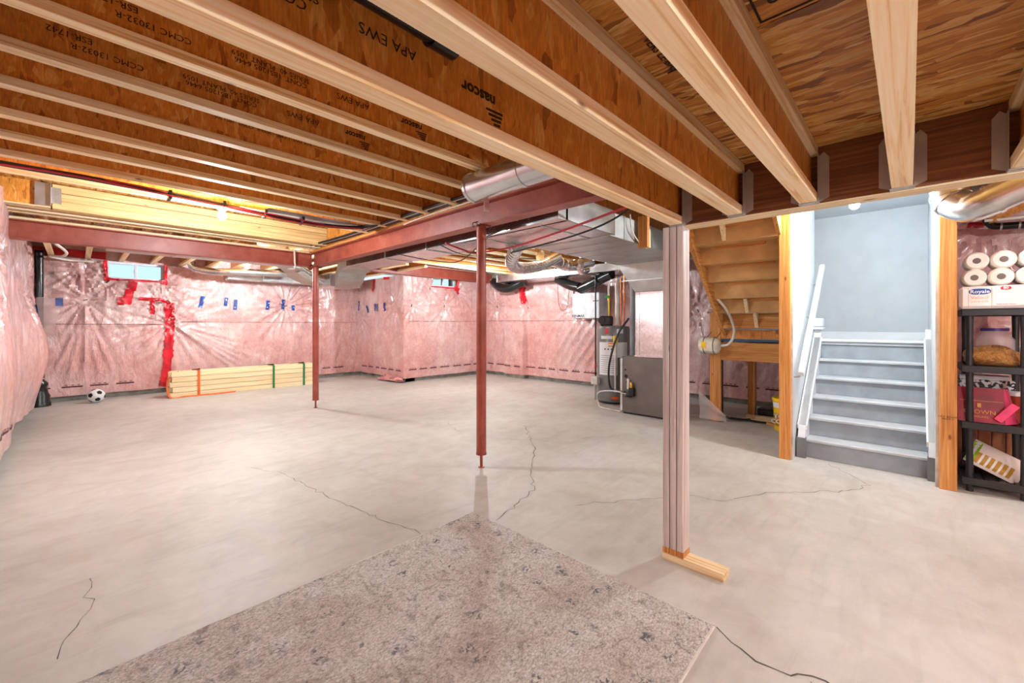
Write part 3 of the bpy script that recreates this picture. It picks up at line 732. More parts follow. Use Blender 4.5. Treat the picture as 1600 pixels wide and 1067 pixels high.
# ------------------------------------------------------------------ ducts
def duct(name, label, boxes, mat='galv', seams=(), group='sheet metal ducts'):
    b = boxes[0]; R_ = thing(name, label, 'duct', ((b[0] + b[1]) / 2, (b[2] + b[3]) / 2, b[4]), group)
    for b in boxes: MB().box(*b, .004).build('duct_section', mat, R_)
    for s_ in seams: MB().box(*s_).build('seam', 'galv_dull', R_)
    return R_
trunk = duct('trunk_duct', 'long galvanised trunk duct tucked behind the steel beam', [(2.70, 3.12, 3.3, 5.9, 2.10, 2.33), (2.72, 3.5, 2.0, 3.3, 2.10, 2.33)], 'galv',
             [(2.694, 3.126, y, y + .02, 2.094, 2.334) for y in (3.9, 4.8)] + [(2.715, 3.505, y, y + .014, 2.095, 2.334) for y in (2.25, 3.0)])
MB().prism([(2.70, 3.3, 2.1), (2.70, 2.9, 2.1), (2.66, 2.5, 2.1), (2.62, 2.0, 2.1), (2.75, 2.0, 2.1), (2.75, 3.3, 2.1)], (0, 0, .23)).build('curved_flare', 'galv', trunk)
cross = duct('cross_duct', 'wide flat galvanised duct leading from the trunk to the furnace', [(3.45, 5.25, 2.02, 2.95, 2.09, 2.32)], 'galv_dull', [(x, x + .012, 2.014, 2.956, 2.085, 2.325) for x in (3.7, 4.0, 4.3, 4.6, 4.9)])
MB().box(4.1, 4.16, 2.0, 2.014, 2.1, 2.2).build('bracket', 'hanger', cross)
trs = thing('duct_transition', 'grey sheet metal transition sloping down onto the furnace plenum', 'duct', (5.4, 2.6, 1.71), 'sheet metal ducts')
MB().add([(5.25, 3.0, 2.14), (5.25, 2.27, 2.14), (5.36, 2.27, 1.715), (5.36, 2.76, 1.715), (5.8, 3.0, 2.14), (5.8, 2.27, 2.14), (5.8, 2.27, 1.715), (5.8, 2.76, 1.715)],
         [(0, 3, 2, 1), (4, 5, 6, 7), (0, 1, 5, 4), (3, 7, 6, 2), (0, 4, 7, 3), (1, 2, 6, 5)]).build('hood', 'galv_dull', trs)
MB().box(5.245, 5.252, 2.3, 2.9, 1.86, 1.866).build('crease', 'galv_dull', trs)
MB().box(5.23, 5.82, 2.25, 3.02, 2.135, 2.155).build('flange', 'galv', trs)
plen = thing('furnace_plenum', 'bright galvanised plenum box standing on the furnace', 'duct', (5.5, 2.5, .82))
MB().box(5.38, 5.78, 2.27, 2.76, .815, 1.714, .004).build('box', 'foil', plen)
for y in (2.36, 2.70): MB().box(5.372, 5.38, y, y + .02, .83, 1.71).build('standing_seam', 'galv', plen)
MB().box(5.368, 5.378, 2.27, 2.77, .812, .835).build('tape_band', 'foil', plen)
sd_ = duct('side_duct', 'long galvanised duct running along the right wall', [(6.45, 7.05, 2.75, 6.65, 2.2, 2.345)], 'galv', [(6.444, 7.056, y, y + .02, 2.194, 2.35) for y in (3.6, 4.3, 5.0, 5.8, 6.62)])
fd = duct('far_wall_duct', 'galvanised duct running along the top of the far wall', [(2.0, 4.75, 9.45, 9.8, 2.14, 2.27)], 'galv', [(x, x + .02, 9.444, 9.806, 2.134, 2.275) for x in (2.6, 3.3, 4.0)])
ud = duct('low_duct', 'flat grey duct parallel to the left steel beam', [(.25, 2.3, 6.86, 7.28, 2.18, 2.345)], 'galv_dull', [(x, x + .02, 6.854, 7.286, 2.175, 2.35) for x in (.9, 1.6)])
def rduct(name, label, pts, r, mat='galv', rings=(), k=8, cat='duct'):
    R_ = thing(name, label, cat, pts[0], 'round ducts'); P = spline(pts, k) if k else [Vector(p) for p in pts]
    MB().tube(P, r, 22).build('pipe', mat, R_)
    for t_ in rings:
        i = int(t_ * (len(P) - 2)); d = (P[i + 1] - P[i]).normalized() * .012; MB().tube([P[i] - d, P[i] + d], r + .006, 22).build('collar', mat, R_)
    return R_
nd = rduct('round_duct', 'shiny round duct stub lying beside the beam top near the near column', [(2.0, 2.3, 2.255), (2.0, 1.3, 2.255)], .10, rings=(.01, .99), k=4)
MB().tube([(2.0, 2.312, 2.255), (2.0, 2.302, 2.255)], .09, 22).build('end_cap', 'galv_dull', nd)
MB().box(2.06, 2.11, 2.25, 2.254, 2.09, 2.19).build('tape_tail', 'pink', nd)
rd = rduct('round_duct', 'large round duct with an elbow in front of the stair post', [(4.45, -.20, 2.62), (4.45, -.205, 2.32), (4.44, -.225, 2.17), (4.36, -.30, 2.09), (4.30, -.38, 2.095), (4.28, -.55, 2.17), (4.25, -1.0, 2.30)], .105, 'galv', (.28, .38, .74))
for i, (pt, lab) in enumerate((([(1.45, 9.55, 2.42), (1.5, 9.5, 2.3), (1.75, 9.3, 2.24), (2.2, 9.1, 2.25), (2.9, 8.9, 2.26), (3.4, 8.75, 2.26)], 'round galvanised pipe bending down over the far wall'), )):
    rduct('round_duct', lab, pt, .065, 'galv', (.25, .55, .8))
S = rduct('flexible_duct', 'crumpled silver flexible duct looping under the joists behind the near column', [(3.28, 3.05, 2.1), (3.5, 3.35, 1.99), (3.85, 3.55, 1.97), (4.3, 3.6, 2.05), (4.6, 3.5, 2.2)], .07, 'foil', tuple(k / 30 for k in range(2, 29)))
rduct('flexible_duct', 'crinkled foil sleeve bunched above the heater', [(4.5, 3.75, 2.22), (4.9, 3.72, 2.17), (5.3, 3.8, 2.17), (5.6, 3.6, 2.25)], .085, 'foil', (.2, .35, .5, .65, .8))
rduct('flexible_duct', 'foil branch dropping from the crinkled sleeve', [(5.2, 3.55, 2.2), (5.5, 3.75, 2.1), (5.9, 3.9, 2.17)], .05, 'foil', (.3, .6))
rduct('sleeve_duct', 'black plastic sleeved duct sagging below the side duct', [(6.9, 7.2, 2.28), (6.85, 6.9, 2.12), (6.85, 6.6, 2.1), (6.9, 6.2, 2.22)], .10, 'blackbag')
rduct('sleeve_duct', 'black plastic sleeved duct rising from the white ventilator', [(6.95, 5.3, 2.2), (6.85, 4.95, 2.06), (6.8, 4.65, 1.98)], .10, 'blackbag')
rduct('sleeve_duct', 'glossy black sleeved duct slanting over the white ventilator', [(6.8, 4.65, 1.95), (6.75, 4.3, 2.06), (6.7, 3.9, 2.18)], .095, 'blackbag')
# curved drop at the far end of the trunk and the corner boxes
cd = thing('duct_drop', 'curved galvanised drop at the far end of the trunk duct', 'duct', (3.0, 6.3, 2.0), 'sheet metal ducts')
P = spline([(2.93, 5.88, 2.215), (3.0, 6.3, 2.19), (3.15, 6.75, 2.07), (3.35, 7.3, 2.03)], 6)
MB().tube(P, .1, prof=[(-.2, -.11), (.2, -.11), (.2, .11), (-.2, .11)]).build('curved_section', 'galv_dull', cd)
MB().box(3.05, 3.6, 7.3, 7.9, 1.93, 2.16, .004).build('corner_box', 'galv', cd)
MB().tube(spline([(2.55, 7.35, 2.2), (2.8, 7.5, 2.1), (3.05, 7.6, 2.06)], 8), .08, 22).build('crinkled_branch', 'foil', cd)
P = spline([(2.05, 7.1, 2.26), (2.4, 7.3, 2.24), (2.75, 7.75, 2.12), (3.05, 7.8, 2.05)], 6)
MB().tube(P, .1, prof=[(-.16, -.07), (.16, -.07), (.16, .07), (-.16, .07)]).build('swooping_branch', 'galv_dull', cd)
pn = MB().box(1.25, 2.3, 4.36, 4.62, ZK - .002, ZK + .0).build('joist_pan', 'galv_dull', label='pale sheet metal pan closing a joist bay by the black cables', cat='sheet metal', group='sheet metal ducts')

# ------------------------------------------------------------------ cables and pipes overhead
def cable(label, pts, r, mat, name='cable', k=8, n=6): return MB().tube(spline(pts, k), r, n).build(name, mat, label=label, cat='cable')
cb1 = cable('thick black cable bundle slung under the left joists', [(XL + .02, 4.38, 2.335), (-.2, 4.33, 2.325), (.1, 4.3, 2.32), (.53, 4.38, 2.33), (.91, 4.43, 2.325), (1.6, 4.54, 2.32), (2.1, 4.45, 2.33), (2.3, 4.25, 2.37)], .02, 'cable_black', n=8)
cable('thin red cable alongside the black bundle', [(XL + .02, 4.30, 2.30), (.0, 4.22, 2.30), (.5, 4.33, 2.305), (.9, 4.37, 2.30), (1.6, 4.46, 2.29), (2.2, 4.38, 2.32)], .007, 'cable_red')
cable('thin orange-red cable crossing the black bundle', [(XL + .02, 4.44, 2.34), (.3, 4.28, 2.325), (.7, 4.47, 2.335), (1.2, 4.38, 2.31), (2.0, 4.55, 2.33)], .006, 'cable_red')
for x in (.53, .91, 1.25, 1.6): MB().box(x - .012, x + .012, 4.30 + .1 * x, 4.44 + .08 * x, 2.288, 2.36, .004).build('cable_tie', 'black', cb1)
for k, (y_, r, mt) in enumerate(((2.40, .018, 'cable_black'), (2.36, .012, 'cable_white'), (2.335, .014, 'cable_black'))):
    cable(['black cable resting on the steel beam nailer', 'grey cable resting on the steel beam nailer', 'lower black cable along the steel beam nailer'][k], [(y_ - .05, 6.3, ZB + .25), (y_, 5.2, ZB + .245), (y_, 4.2, ZB + .245), (y_, 3.3, ZB + .25), (y_ + .01, 2.3, ZB + .25)], r, mt)
cable('white cable lying along the beam top by the round duct', [(2.41, 3.9, ZB + .19), (2.42, 3.4, ZB + .215), (2.40, 2.6, ZB + .21), (2.42, 1.6, ZB + .25)], .006, 'cable_white')
cable('red cable draped under the ducts', [(2.6, 3.42, 2.09), (2.85, 3.45, 2.06), (3.05, 3.45, 2.05), (3.07, 2.93, 2.05), (2.95, 2.4, 2.06), (2.8, 1.96, 2.06), (2.65, 1.42, 2.08)], .009, 'cable_red')
cable('black cable crossing below the ducts beside the red one', [(3.6, 3.6, 2.1), (3.2, 3.0, 2.03), (3.1, 2.3, 2.05), (3.05, 1.85, 2.10), (3.0, 1.5, 2.2)], .008, 'cable_black')
cable('black wire sagging below the trunk duct', [(2.62, 4.4, 2.1), (2.85, 4.1, 2.02), (3.1, 3.9, 2.0), (3.0, 3.5, 2.04), (2.7, 2.95, 2.1), (2.55, 2.85, 2.13)], .006, 'cable_black')
cable('thin black wire stretched from the beam to the flexible duct', [(2.6, 3.6, 2.12), (3.0, 3.6, 2.04), (3.6, 3.5, 2.06), (4.0, 3.4, 2.09)], .005, 'cable_black')
cable('black wire lying along the trunk duct side', [(2.66, 2.5, 2.2), (2.66, 2.0, 2.21), (2.66, 1.5, 2.22)], .006, 'cable_black')
cable('thin white lamp cord hanging over the cross duct', [(3.75, 1.98, 2.34), (3.78, 1.98, 2.2), (3.95, 1.99, 2.1), (4.15, 2.0, 2.06)], .006, 'cable_white')
cable('white plastic pipe bent below the joists in the far left corner', [(-.2, 8.1, 2.33), (-.1, 8.6, 2.28), (-.15, 9.0, 2.26), (-.28, 9.4, 2.3), (-.1, 9.8, 2.3), (.2, 9.85, 2.31)], .018, 'cable_white', 'water_pipe', n=8)
cable('thin wire loop hanging on the right wall', [(7.12, 5.45, 2.15), (7.12, 5.42, 1.7), (7.12, 5.3, 1.55), (7.12, 5.18, 1.7), (7.12, 5.15, 2.15)], .004, 'cable_black')
cable('thin steel conduit dropping past the left beam', [(2.2, 6.5, 2.36), (2.21, 6.52, 2.2), (2.24, 6.6, 2.1), (2.2, 6.75, 2.1)], .012, 'cable_white', 'conduit', n=8)
lp = thing('drain_stack', 'black drain stack in the far left corner', 'pipe', (-.40, 9.68, 0))
MB().tube([(-.40, 9.68, .45), (-.40, 9.68, 2.4)], .05, 18).build('pipe', 'blackpipe', lp)
MB().lathe((-.40, 9.68, 0), [(.13, 0), (.13, .05), (.115, .07), (.12, .16), (.10, .2), (.085, .3), (.10, .32), (.10, .36), (.06, .4), (.06, .5)], n=18).build('cleanout_base', 'blackpipe', lp)
for z in (.42, .5): MB().lathe((-.40, 9.68, z), [(.066, 0), (.066, .015)], n=18).build('clamp', 'hanger', lp)

# ------------------------------------------------------------------ bare bulbs: visible ones, then added fill lamps
def bulb(x, y, z, label, r=.033, mat='bulb'):
    R_ = thing('bare_bulb', label, 'lamp', (x, y, z), 'bare ceiling bulbs')
    MB().lathe((x, y, z), [(.001, -r)] + [(r * math.sin(math.pi * (i + 1) / 10), -r * math.cos(math.pi * (i + 1) / 10)) for i in range(8)] + [(.016, r * 1.25)], n=16).build('bulb', mat, R_)
    MB().lathe((x, y, z + r * 1.25), [(.022, 0), (.026, .01), (.05, .03), (.055, .045)], n=18).build('lamp_holder', 'porcelain', R_)
    return R_
bulb(.93, 4.60, 2.265, 'glowing bare bulb under the left bay beside the black cables')
bulb(2.05, 8.32, 2.265, 'glowing bare bulb near the far wall beyond the left steel beam')
lb = bulb(4.46, .33, 2.25, 'glowing bare bulb in front of the stair opening', mat='bulb_mid')
MB().box(4.40, 4.52, .25, .41, 2.345, 2.36).build('mounting_board', 'pine_y', lb)
bulb(1.3, -1.7, 1.70, 'added bare fill bulb behind the camera in the dropped bay', mat='fill_soft')  # unseen lamp, added to fill the dropped bay from behind
bulb(-.1, -1.9, 1.70, 'added bare fill bulb far behind the camera beside the left wall', mat='fill_soft')  # second unseen lamp, added as fill beside the left wall
bulb(3.6, -1.5, 2.25, 'added bare fill bulb out of sight to the right of the header', mat='fill_dim')  # added lamp out of view, brightens the right-hand area
bulb(3.95, 3.63, 2.27, 'added bare fill bulb glowing above the flexible duct behind the trunk duct', mat='fill_dim')  # added lamp where only a highlight shows; lifts the furnace corner
bulb(5.42, 6.0, 2.27, 'added bare fill bulb over the far right corner in line with the near column')  # added lamp, hidden by the near column, brightens the far right walls
MB().box(4.34, 4.58, YB, .95, 2.36, 2.60).build('ceiling_board', 'fir_y', label='wooden trimmer above the stair lamp', cat='board')

# ------------------------------------------------------------------ stairs
SY0, SY1 = -.113, .714
stairs = thing('lower_stairs', 'grey painted lower stair flight with lighter treads', 'stairs', (5.2, .3, 0))
NX = [4.80, 4.99, 5.19, 5.39, 5.60]; RISE = .178
for i in range(6):
    x = NX[i] if i < 5 else 5.765
    MB().box(x, x + .018, SY0, SY1, RISE * i, RISE * (i + 1) - (.0 if i == 5 else .028), .001).build('riser', 'stair_grey', stairs)
    if i < 5:
        x2 = (NX[i + 1] if i < 4 else 5.765)
        MB().box(x - .028, x2 + .001, SY0, SY1, RISE * (i + 1) - .027, RISE * (i + 1), .006).build('tread', 'tread', stairs)
def skirt(y0, y1, nm):
    z = lambda x: (x - 4.80) / .2 * RISE
    P = [(4.74, 0), (4.74, .17), (4.80, .30), (5.72, z(5.72) + .30), (5.78, 1.21), (5.78, 1.04)]
    o = MB().prism([(x, y0, zz) for x, zz in P] + [(5.6, y0, .6), (4.95, y0, 0)], (0, y1 - y0, 0)).build('skirt_board', 'white', stairs, label=nm)
    MB().prism([(4.80, y0 - .012, .26), (4.80, y0 - .012, .30), (5.72, y0 - .012, z(5.72) + .30), (5.72, y0 - .012, z(5.72) + .26)], (0, y1 - y0 + .024, 0)).build('moulding', 'white', o)
    MB().box(4.735, 4.79, y0 - .008, y1 + .008, 0, .19).build('plinth', 'skirt_grey', o)
skirt(SY1, .77, 'white moulded skirt board'); skirt(-.15, SY0, 'white moulded skirt board')
wall_sl = MB().box(4.62, 5.86, .79, .87, 0, 2.62).build('wall_stair_left', 'drywall_w', kind='structure')
MB().box(4.608, 4.62, .785, .875, 0, 2.6).build('drywall_edge', 'gyp', wall_sl)
wall_sr = MB().box(4.62, 6.75, -.22, -.15, 0, 2.62).build('wall_stair_right', 'drywall_w', kind='structure')
MB().box(4.608, 4.62, -.225, -.145, 0, 2.6).build('drywall_edge', 'gyp', wall_sr)
wall_sb = MB().box(6.62, 6.72, -.22, 2.0, .8, 2.62).build('wall_stair_back', 'drywall', kind='structure')
ceil_s = MB().box(4.7, 6.75, -.22, .9, 2.62, 2.66).build('ceiling_stair', 'drywall_w', kind='structure')
def trim(n, b): MB().box(*b, .006).build('trim_%d' % n, 'white', kind='structure', label='white baseboard on the stair landing')
trim(1, (6.60, 6.618, -.14, 1.8, 1.072, 1.17)); trim(2, (5.82, 6.60, -.148, -.13, 1.072, 1.17)); trim(3, (5.75, 5.86, .768, .788, 1.085, 1.19)); trim(4, (5.72, 5.775, SY0 - .02, SY1 + .03, 1.072, 1.10))
nw = thing('rail_cap', 'white moulded cap piece at the landing corner below the handrail', 'trim', (5.8, .76, 1.2)); MB().box(5.72, 5.87, .70, .786, 1.24, 1.33, .008).build('cap_block', 'white', nw); MB().box(5.70, 5.87, .69, .786, 1.205, 1.228, .006).build('cap_ledge', 'white', nw)
hr = thing('handrail', 'white square handrail sloping up the left stair wall', 'handrail', (4.62, .74, .8))
a = Vector((4.63, .725, .80)); b = Vector((5.93, .725, 1.93)); d = (b - a).normalized()
MB().obox((a + b) / 2, d, (0, 1, 0), d.cross(Vector((0, 1, 0))), ((b - a).length, .045, .06), .006).build('rail', 'white', hr)
for t_ in (.04, .55, .88):
    p = a.lerp(b, t_); MB().tube(spline([p + Vector((0, .0, -.03)), p + Vector((0, .02, -.07)), p + Vector((0, .064, -.08))], 4), .008, 8).build('bracket', 'hanger', hr)
def post(label, x0, x1, y0, y1, z1=2.6): return MB().box(x0, x1, y0, y1, 0, z1, .003).build('framing_stud', 'fir_z', label=label, cat='stud', group='stair framing studs')
post('orange-toned framing stud at the left edge of the stair opening', 4.575, 4.612, .80, .89)
post('orange-toned framing stud at the right edge of the stair opening', 4.575, 4.612, -.26, -.165)
text('stamp', 'S-P-F  KD-HT\nNLGA 2', .018, (4.574, -.21, .55), (0, -1, 0), (0, 0, 1), 'ink', None, .001).name = 'lumber_stamp'
lsp = bpy.data.objects['lumber_stamp']; attach(lsp, [o for o in bpy.data.objects if o.name.startswith('framing_stud')][1])

# upper flight seen from below
up_ = thing('upper_stairs', 'underside of the upper stair flight with bare fibreboard risers', 'stairs', (5.0, 1.3, 1.08))
for k in range(7):
    x = 5.40 - .21 * k; z = 1.395 + .18 * k
    if z > 2.5: break
    MB().box(x, x + .016, .90, 1.70, z, min(z + .18, 2.6), .001).build('riser', 'mdf', up_)
    MB().box(x - .20, x + .016, .90, 1.70, z + .165, z + .184, .001).build('tread', 'mdf', up_)
    MB().box(x - .022, x - .001, 1.0 + .04 * (k % 2), 1.52, z + .135, z + .164, .002).build('glue_cleat', 'fir_y', up_)
    if k in (4, 0): MB().prism([(x - .001, 1.35, z + .16), (x - .10, 1.35, z + .16), (x - .001, 1.35, z + .0)], (0, .035, 0)).build('wedge_block', 'pine_z', up_)
for y0, nm in ((1.70, 'stringer'), (.875, 'stringer')):
    MB().prism([(5.78, y0, 1.10), (5.78, y0, 1.30), (4.1, y0, 2.74 - .0), (4.1, y0, 2.50)], (0, .035, 0)).build(nm, 'fir_x', up_)
MB().prism([(5.5, 1.66, 1.20), (5.5, 1.66, 1.42), (4.3, 1.66, 2.44), (4.3, 1.66, 2.3)], (0, .04, 0)).build('carriage_blocking', 'fir_x', up_)
MB().box(5.60, 5.62, .90, 1.72, 1.21, 1.395).build('riser', 'fir_y', up_); MB().prism([(5.6, 1.30, 1.395), (5.5, 1.30, 1.395), (5.6, 1.30, 1.22)], (0, .035, 0)).build('wedge_block', 'pine_z', up_)
lf = thing('stair_landing', 'stair landing platform with bare wooden frame beside the lower stairs', 'landing', (5.8, 1.4, .8))
MB().box(5.745, 6.60, SY0, .785, RISE * 6 - .03, RISE * 6, .004).box(5.88, 6.60, .79, 1.85, RISE * 6 - .03, RISE * 6, .004).build('landing_floor', 'tread', lf)
MB().box(5.77, 5.81, .88, 1.80, .80, 1.03, .003).build('rim_joist', 'fir_y', lf); MB().box(5.765, 5.82, .88, 1.80, 1.08, 1.19).build('sheathing_edge', 'osb_web_y', lf); MB().box(5.77, 5.81, .88, 1.80, 1.045, 1.07).build('sill_gasket', 'bluefoam', lf)
MB().box(5.81, 6.62, .88, 1.84, .84, .98).build('joist_block', 'fir_x', lf)
su = thing('landing_post', 'wide orange-toned post holding up the stair landing', 'post', (5.8, 1.86, 0)); MB().box(5.76, 5.80, 1.765, 1.90, 0, 1.42, .003).build('stud', 'fir_z', su)
g_ = []
for i in range(7):
    for j in range(7): u_, v_ = i / 6, j / 6; g_.append((5.72 + .02 * math.sin(v_ * 6), 2.02 - .33 * u_, .02 + (.36 - .28 * u_) * v_ + .0))
MB().add(g_, [(i * 7 + j, (i + 1) * 7 + j, (i + 1) * 7 + j + 1, i * 7 + j + 1) for i in range(6) for j in range(6)]).build('poly_scrap', 'poly', smooth=True, label='torn clear plastic scrap around the landing post foot', cat='plastic sheet')
MB().box(6.5, 6.59, 1.55, 1.64, 0, 1.0, .003).build('back_stud', 'fir_z', label='shaded back stud under the stair landing', cat='stud')
MB().tube([(6.05, 1.86, .02), (6.05, 1.86, 1.05)], .035, 14).build('drain_riser', 'blackpipe', label='black pipe beside the landing post', cat='pipe')
et = thing('expansion_tank', 'small cream expansion tank strapped to the landing post', 'tank', (5.66, 1.87, .88))
MB().lathe((5.66, 2.0, .99), [(.02, 0), (.07, .005), (.10, .03), (.106, .07), (.106, .2), (.095, .235), (.06, .255), (.02, .26)], (0, -1, 0), 24).build('shell', 'cream', et)
MB().box(5.548, 5.556, 1.88, 1.94, .96, 1.04).build('label', 'yellow', et)
for y in (1.80, 1.92):
    MB().tube([(5.66 + .108 * math.cos(t_), y, .99 + .108 * math.sin(t_)) for t_ in [math.pi * .5 + k * math.pi / 12 for k in range(0, 25)]], .004, 6).build('strap', 'black', et); MB().tube([(5.56, y, 1.03), (5.75, y - .04, 1.16)], .004, 6).build('strap', 'black', et)
cable('bent white water pipe running down the stair stringer to the cream tank', [(4.75, 1.74, 2.2), (5.0, 1.74, 1.83), (5.2, 1.68, 1.62), (5.35, 1.60, 1.47), (5.5, 1.56, 1.30), (5.55, 1.55, 1.15), (5.6, 1.62, 1.02), (5.66, 1.74, .99)], .016, 'cable_white', 'water_pipe', n=10)
tb = thing('plaster_bucket', 'yellow plastic pail half hidden behind the left stair stud', 'bucket', (5.86, 1.07, 0))
MB().lathe((5.86, 1.07, 0), [(.115, 0), (.13, .34), (.14, .345), (.14, .38), (.133, .385), (.13, .36)], n=28).build('pail', 'yellow', tb)
MB().lathe((5.86, 1.07, .05), [(.1185, 0), (.125, .15)], n=28).build('label_band', 'gold', tb); MB().lathe((5.86, 1.07, .27), [(.1285, 0), (.1315, .06)], n=28).build('white_band', 'label', tb)
text('print', 'TOP\nCOAT', .07, (5.74, 1.10, .14), (0, -1, 0), (0, 0, 1), 'label', tb, .008, .002)
hs = thing('hacksaw', 'black framed handsaw lying on the floor under the landing', 'saw', (6.1, 1.55, 0))
MB().tube(spline([(6.05, 1.78, .02), (5.98, 1.72, .02), (5.98, 1.58, .025), (6.06, 1.5, .025)], 5), .012, 8).build('handle', 'black', hs); MB().box(6.0, 6.03, 1.1, 1.72, .015, .03).build('frame_bar', 'black', hs); MB().box(6.03, 6.12, 1.12, 1.6, .02, .026).build('blade', 'pale_y', hs)
MB().box(6.25, 6.34, 1.0, 1.6, 0, .04, .004).build('offcut', 'pale_y', label='pale wood offcut lying under the landing', cat='offcut'); MB().box(5.98, 6.02, 1.05, 1.3, 0, .03).build('offcut', 'fir_y', label='thin orange stick beside the yellow pail', cat='offcut')
MB().box(6.4, 6.6, .95, 1.5, 0, .12, .01).build('tool_case', 'black', label='dark flat case at the back under the landing', cat='case')

# ------------------------------------------------------------------ furnace and water heater
fu = thing('furnace', 'taupe metal furnace cabinet below the bright plenum', 'furnace', (5.65, 2.6, 0))
MB().box(5.37, 5.80, 2.27, 2.97, .02, .81, .008).build('cabinet', 'furnace', fu); MB().box(5.362, 5.372, 2.955, 2.985, .04, .78).build('edge_trim', 'pvc', fu)
MB().box(5.38, 5.78, 2.29, 2.95, 0, .02).build('base', 'black', fu)
for y, z, r in ((2.91, .62, .012), (2.90, .53, .026), (2.89, .45, .012)): MB().lathe((5.369, y, z), [(r, 0), (r * .9, .004)], (-1, 0, 0), 14).build('knockout', 'ink', fu)
gv = MB().box(5.31, 5.37, 2.76, 2.83, .26, .38, .006).build('gas_valve', 'black', fu); MB().lathe((5.33, 2.845, .36), [(.018, 0), (.018, .14)], n=12).build('elbow', 'pvc', gv); MB().lathe((5.33, 2.80, .38), [(.02, 0), (.022, .06), (.01, .08)], n=12).build('cap', 'brass', gv); MB().box(5.31, 5.36, 2.80, 2.88, .245, .262).build('bracket', 'black', gv)
cable('black hose curving from the pipes down behind the furnace corner', [(5.6, 2.98, 1.35), (5.45, 3.08, 1.1), (5.4, 3.18, .7), (5.42, 3.2, .42), (5.44, 3.15, .3), (5.33, 2.9, .31)], .016, 'cable_black', 'hose', n=8)
cable('clear drain hose looping onto the floor by the heater', [(5.33, 2.88, .29), (5.36, 3.1, .30), (5.48, 3.4, .24), (5.6, 3.52, .12), (5.62, 3.5, .03), (5.5, 3.4, .012), (5.42, 3.2, .012), (5.4, 3.0, .012)], .009, 'pvc', 'hose')
MB().tube([(5.62, 2.93, .81), (5.62, 2.93, 1.95)], .035, 14).build('vent_stack', 'skirt_grey', label='grey vertical pipe beside the furnace plenum', cat='pipe')
wx, wy = 6.06, 3.50
wh = thing('water_heater', 'grey cylindrical water heater covered in paper labels', 'water heater', (wx, wy, 0))
MB().lathe((wx, wy, .03), [(.25, 0), (.262, .01), (.262, 1.15), (.25, 1.20), (.16, 1.215)], n=40).build('tank', 'heater', wh); MB().lathe((wx, wy, 0), [(.24, 0), (.24, .035)], n=30).build('base_ring', 'black', wh)
def wrap(a0, a1, z0, z1, r=.264):
    m = MB(); n = 10; vs = [(wx + r * math.cos(a0 + (a1 - a0) * i / n), wy + r * math.sin(a0 + (a1 - a0) * i / n), z) for i in range(n + 1) for z in (z0, z1)]
    return m.add(vs, [(2 * i, 2 * i + 2, 2 * i + 3, 2 * i + 1) for i in range(n)])
TC = math.atan2(-wy, -wx)     # the side that faces into the room
l1 = wrap(TC - .95, TC + .25, .46, .98).build('paper_label', 'label', wh); wrap(TC + .2, TC + .95, .74, .98, .2635).build('paper_label', 'label', wh)
for z in (.95, .91): wrap(TC - .3, TC + .2, z, z + .02, .2655).build('warning_stripe', 'orange' if z > .92 else 'gold', l1)
for k in range(4): wrap(TC - .55 + .2 * k, TC - .45 + .2 * k, .86, .88, .2655).build('print', 'ink', l1)
for k in range(9): wrap(TC - .85, TC + .2, .50 + .033 * k, .506 + .033 * k, .2655).build('print', 'grey_text', l1)
wrap(TC - .5, TC - .28, 1.11, 1.20, .2645).build('badge', 'redpaint', wh); wrap(TC - .80, TC - .05, 1.03, 1.08, .2645).build('badge', 'label', wh); wrap(TC + .2, TC + .6, 1.12, 1.19, .2645).build('badge', 'label', wh); wrap(TC - .1, TC + .3, .08, .12, .2645).build('badge', 'orange', wh)
MB().box(5.73, 5.83, 3.60, 3.72, .30, .42, .01).build('gas_control', 'pvc', wh); MB().tube([(5.77, 3.66, .05), (5.77, 3.66, .3)], .02, 10).build('control_pipe', 'hanger', wh)
MB().tube([(5.83, 3.33, .2), (5.83, 3.33, .95)], .016, 12).build('relief_pipe', 'pvc', wh); MB().lathe((5.83, 3.33, .95), [(.02, 0), (.035, .01), (.038, .12), (.02, .14)], n=14).build('relief_cap', 'yellow', wh)
MB().box(wx - .16, wx - .02, wy - .02, wy + .16, 1.24, 1.40, .02).build('draft_blower', 'black', wh); MB().lathe((wx - .17, wy + .12, 1.33), [(.06, 0), (.06, .08)], (1, 0, 0), 18).build('blower_motor', 'black', wh)
pv = thing('vent_pipe', 'pale plastic vent pipe rising from the heater with an elbow', 'pipe', (wx, 3.40, 1.26), 'pipes above the heater'); MB().tube(spline([(wx, 3.42, 1.26), (wx, 3.42, 1.7), (wx, 3.42, 1.92), (wx + .03, 3.38, 1.99), (wx + .05, 3.28, 2.02), (wx + .05, 3.1, 2.02)], 6), .043, 16).build('pipe', 'pvc', pv); MB().lathe((wx, 3.42, 1.86), [(.05, 0), (.05, .02)], n=16).build('coupling', 'pvc', pv)
yl = thing('gas_line', 'yellow gas pipe with a green valve above the heater', 'pipe', (wx, 3.58, 1.3), 'pipes above the heater'); MB().tube([(wx, 3.58, 1.28), (wx, 3.58, 1.72)], .016, 10).build('pipe', 'yellow', yl); MB().tube(spline([(wx, 3.58, 1.72), (wx, 3.58, 1.9), (wx + .02, 3.54, 1.96), (wx + .05, 3.44, 1.98)], 5), .018, 10).build('upper_pipe', 'pvc', yl); MB().box(wx - .03, wx + .03, 3.56, 3.64, 1.69, 1.74, .008).build('valve_handle', 'greenpl', yl); MB().lathe((wx, 3.58, 1.70), [(.025, -.04), (.025, .05)], n=10).build('valve_body', 'brass', yl)
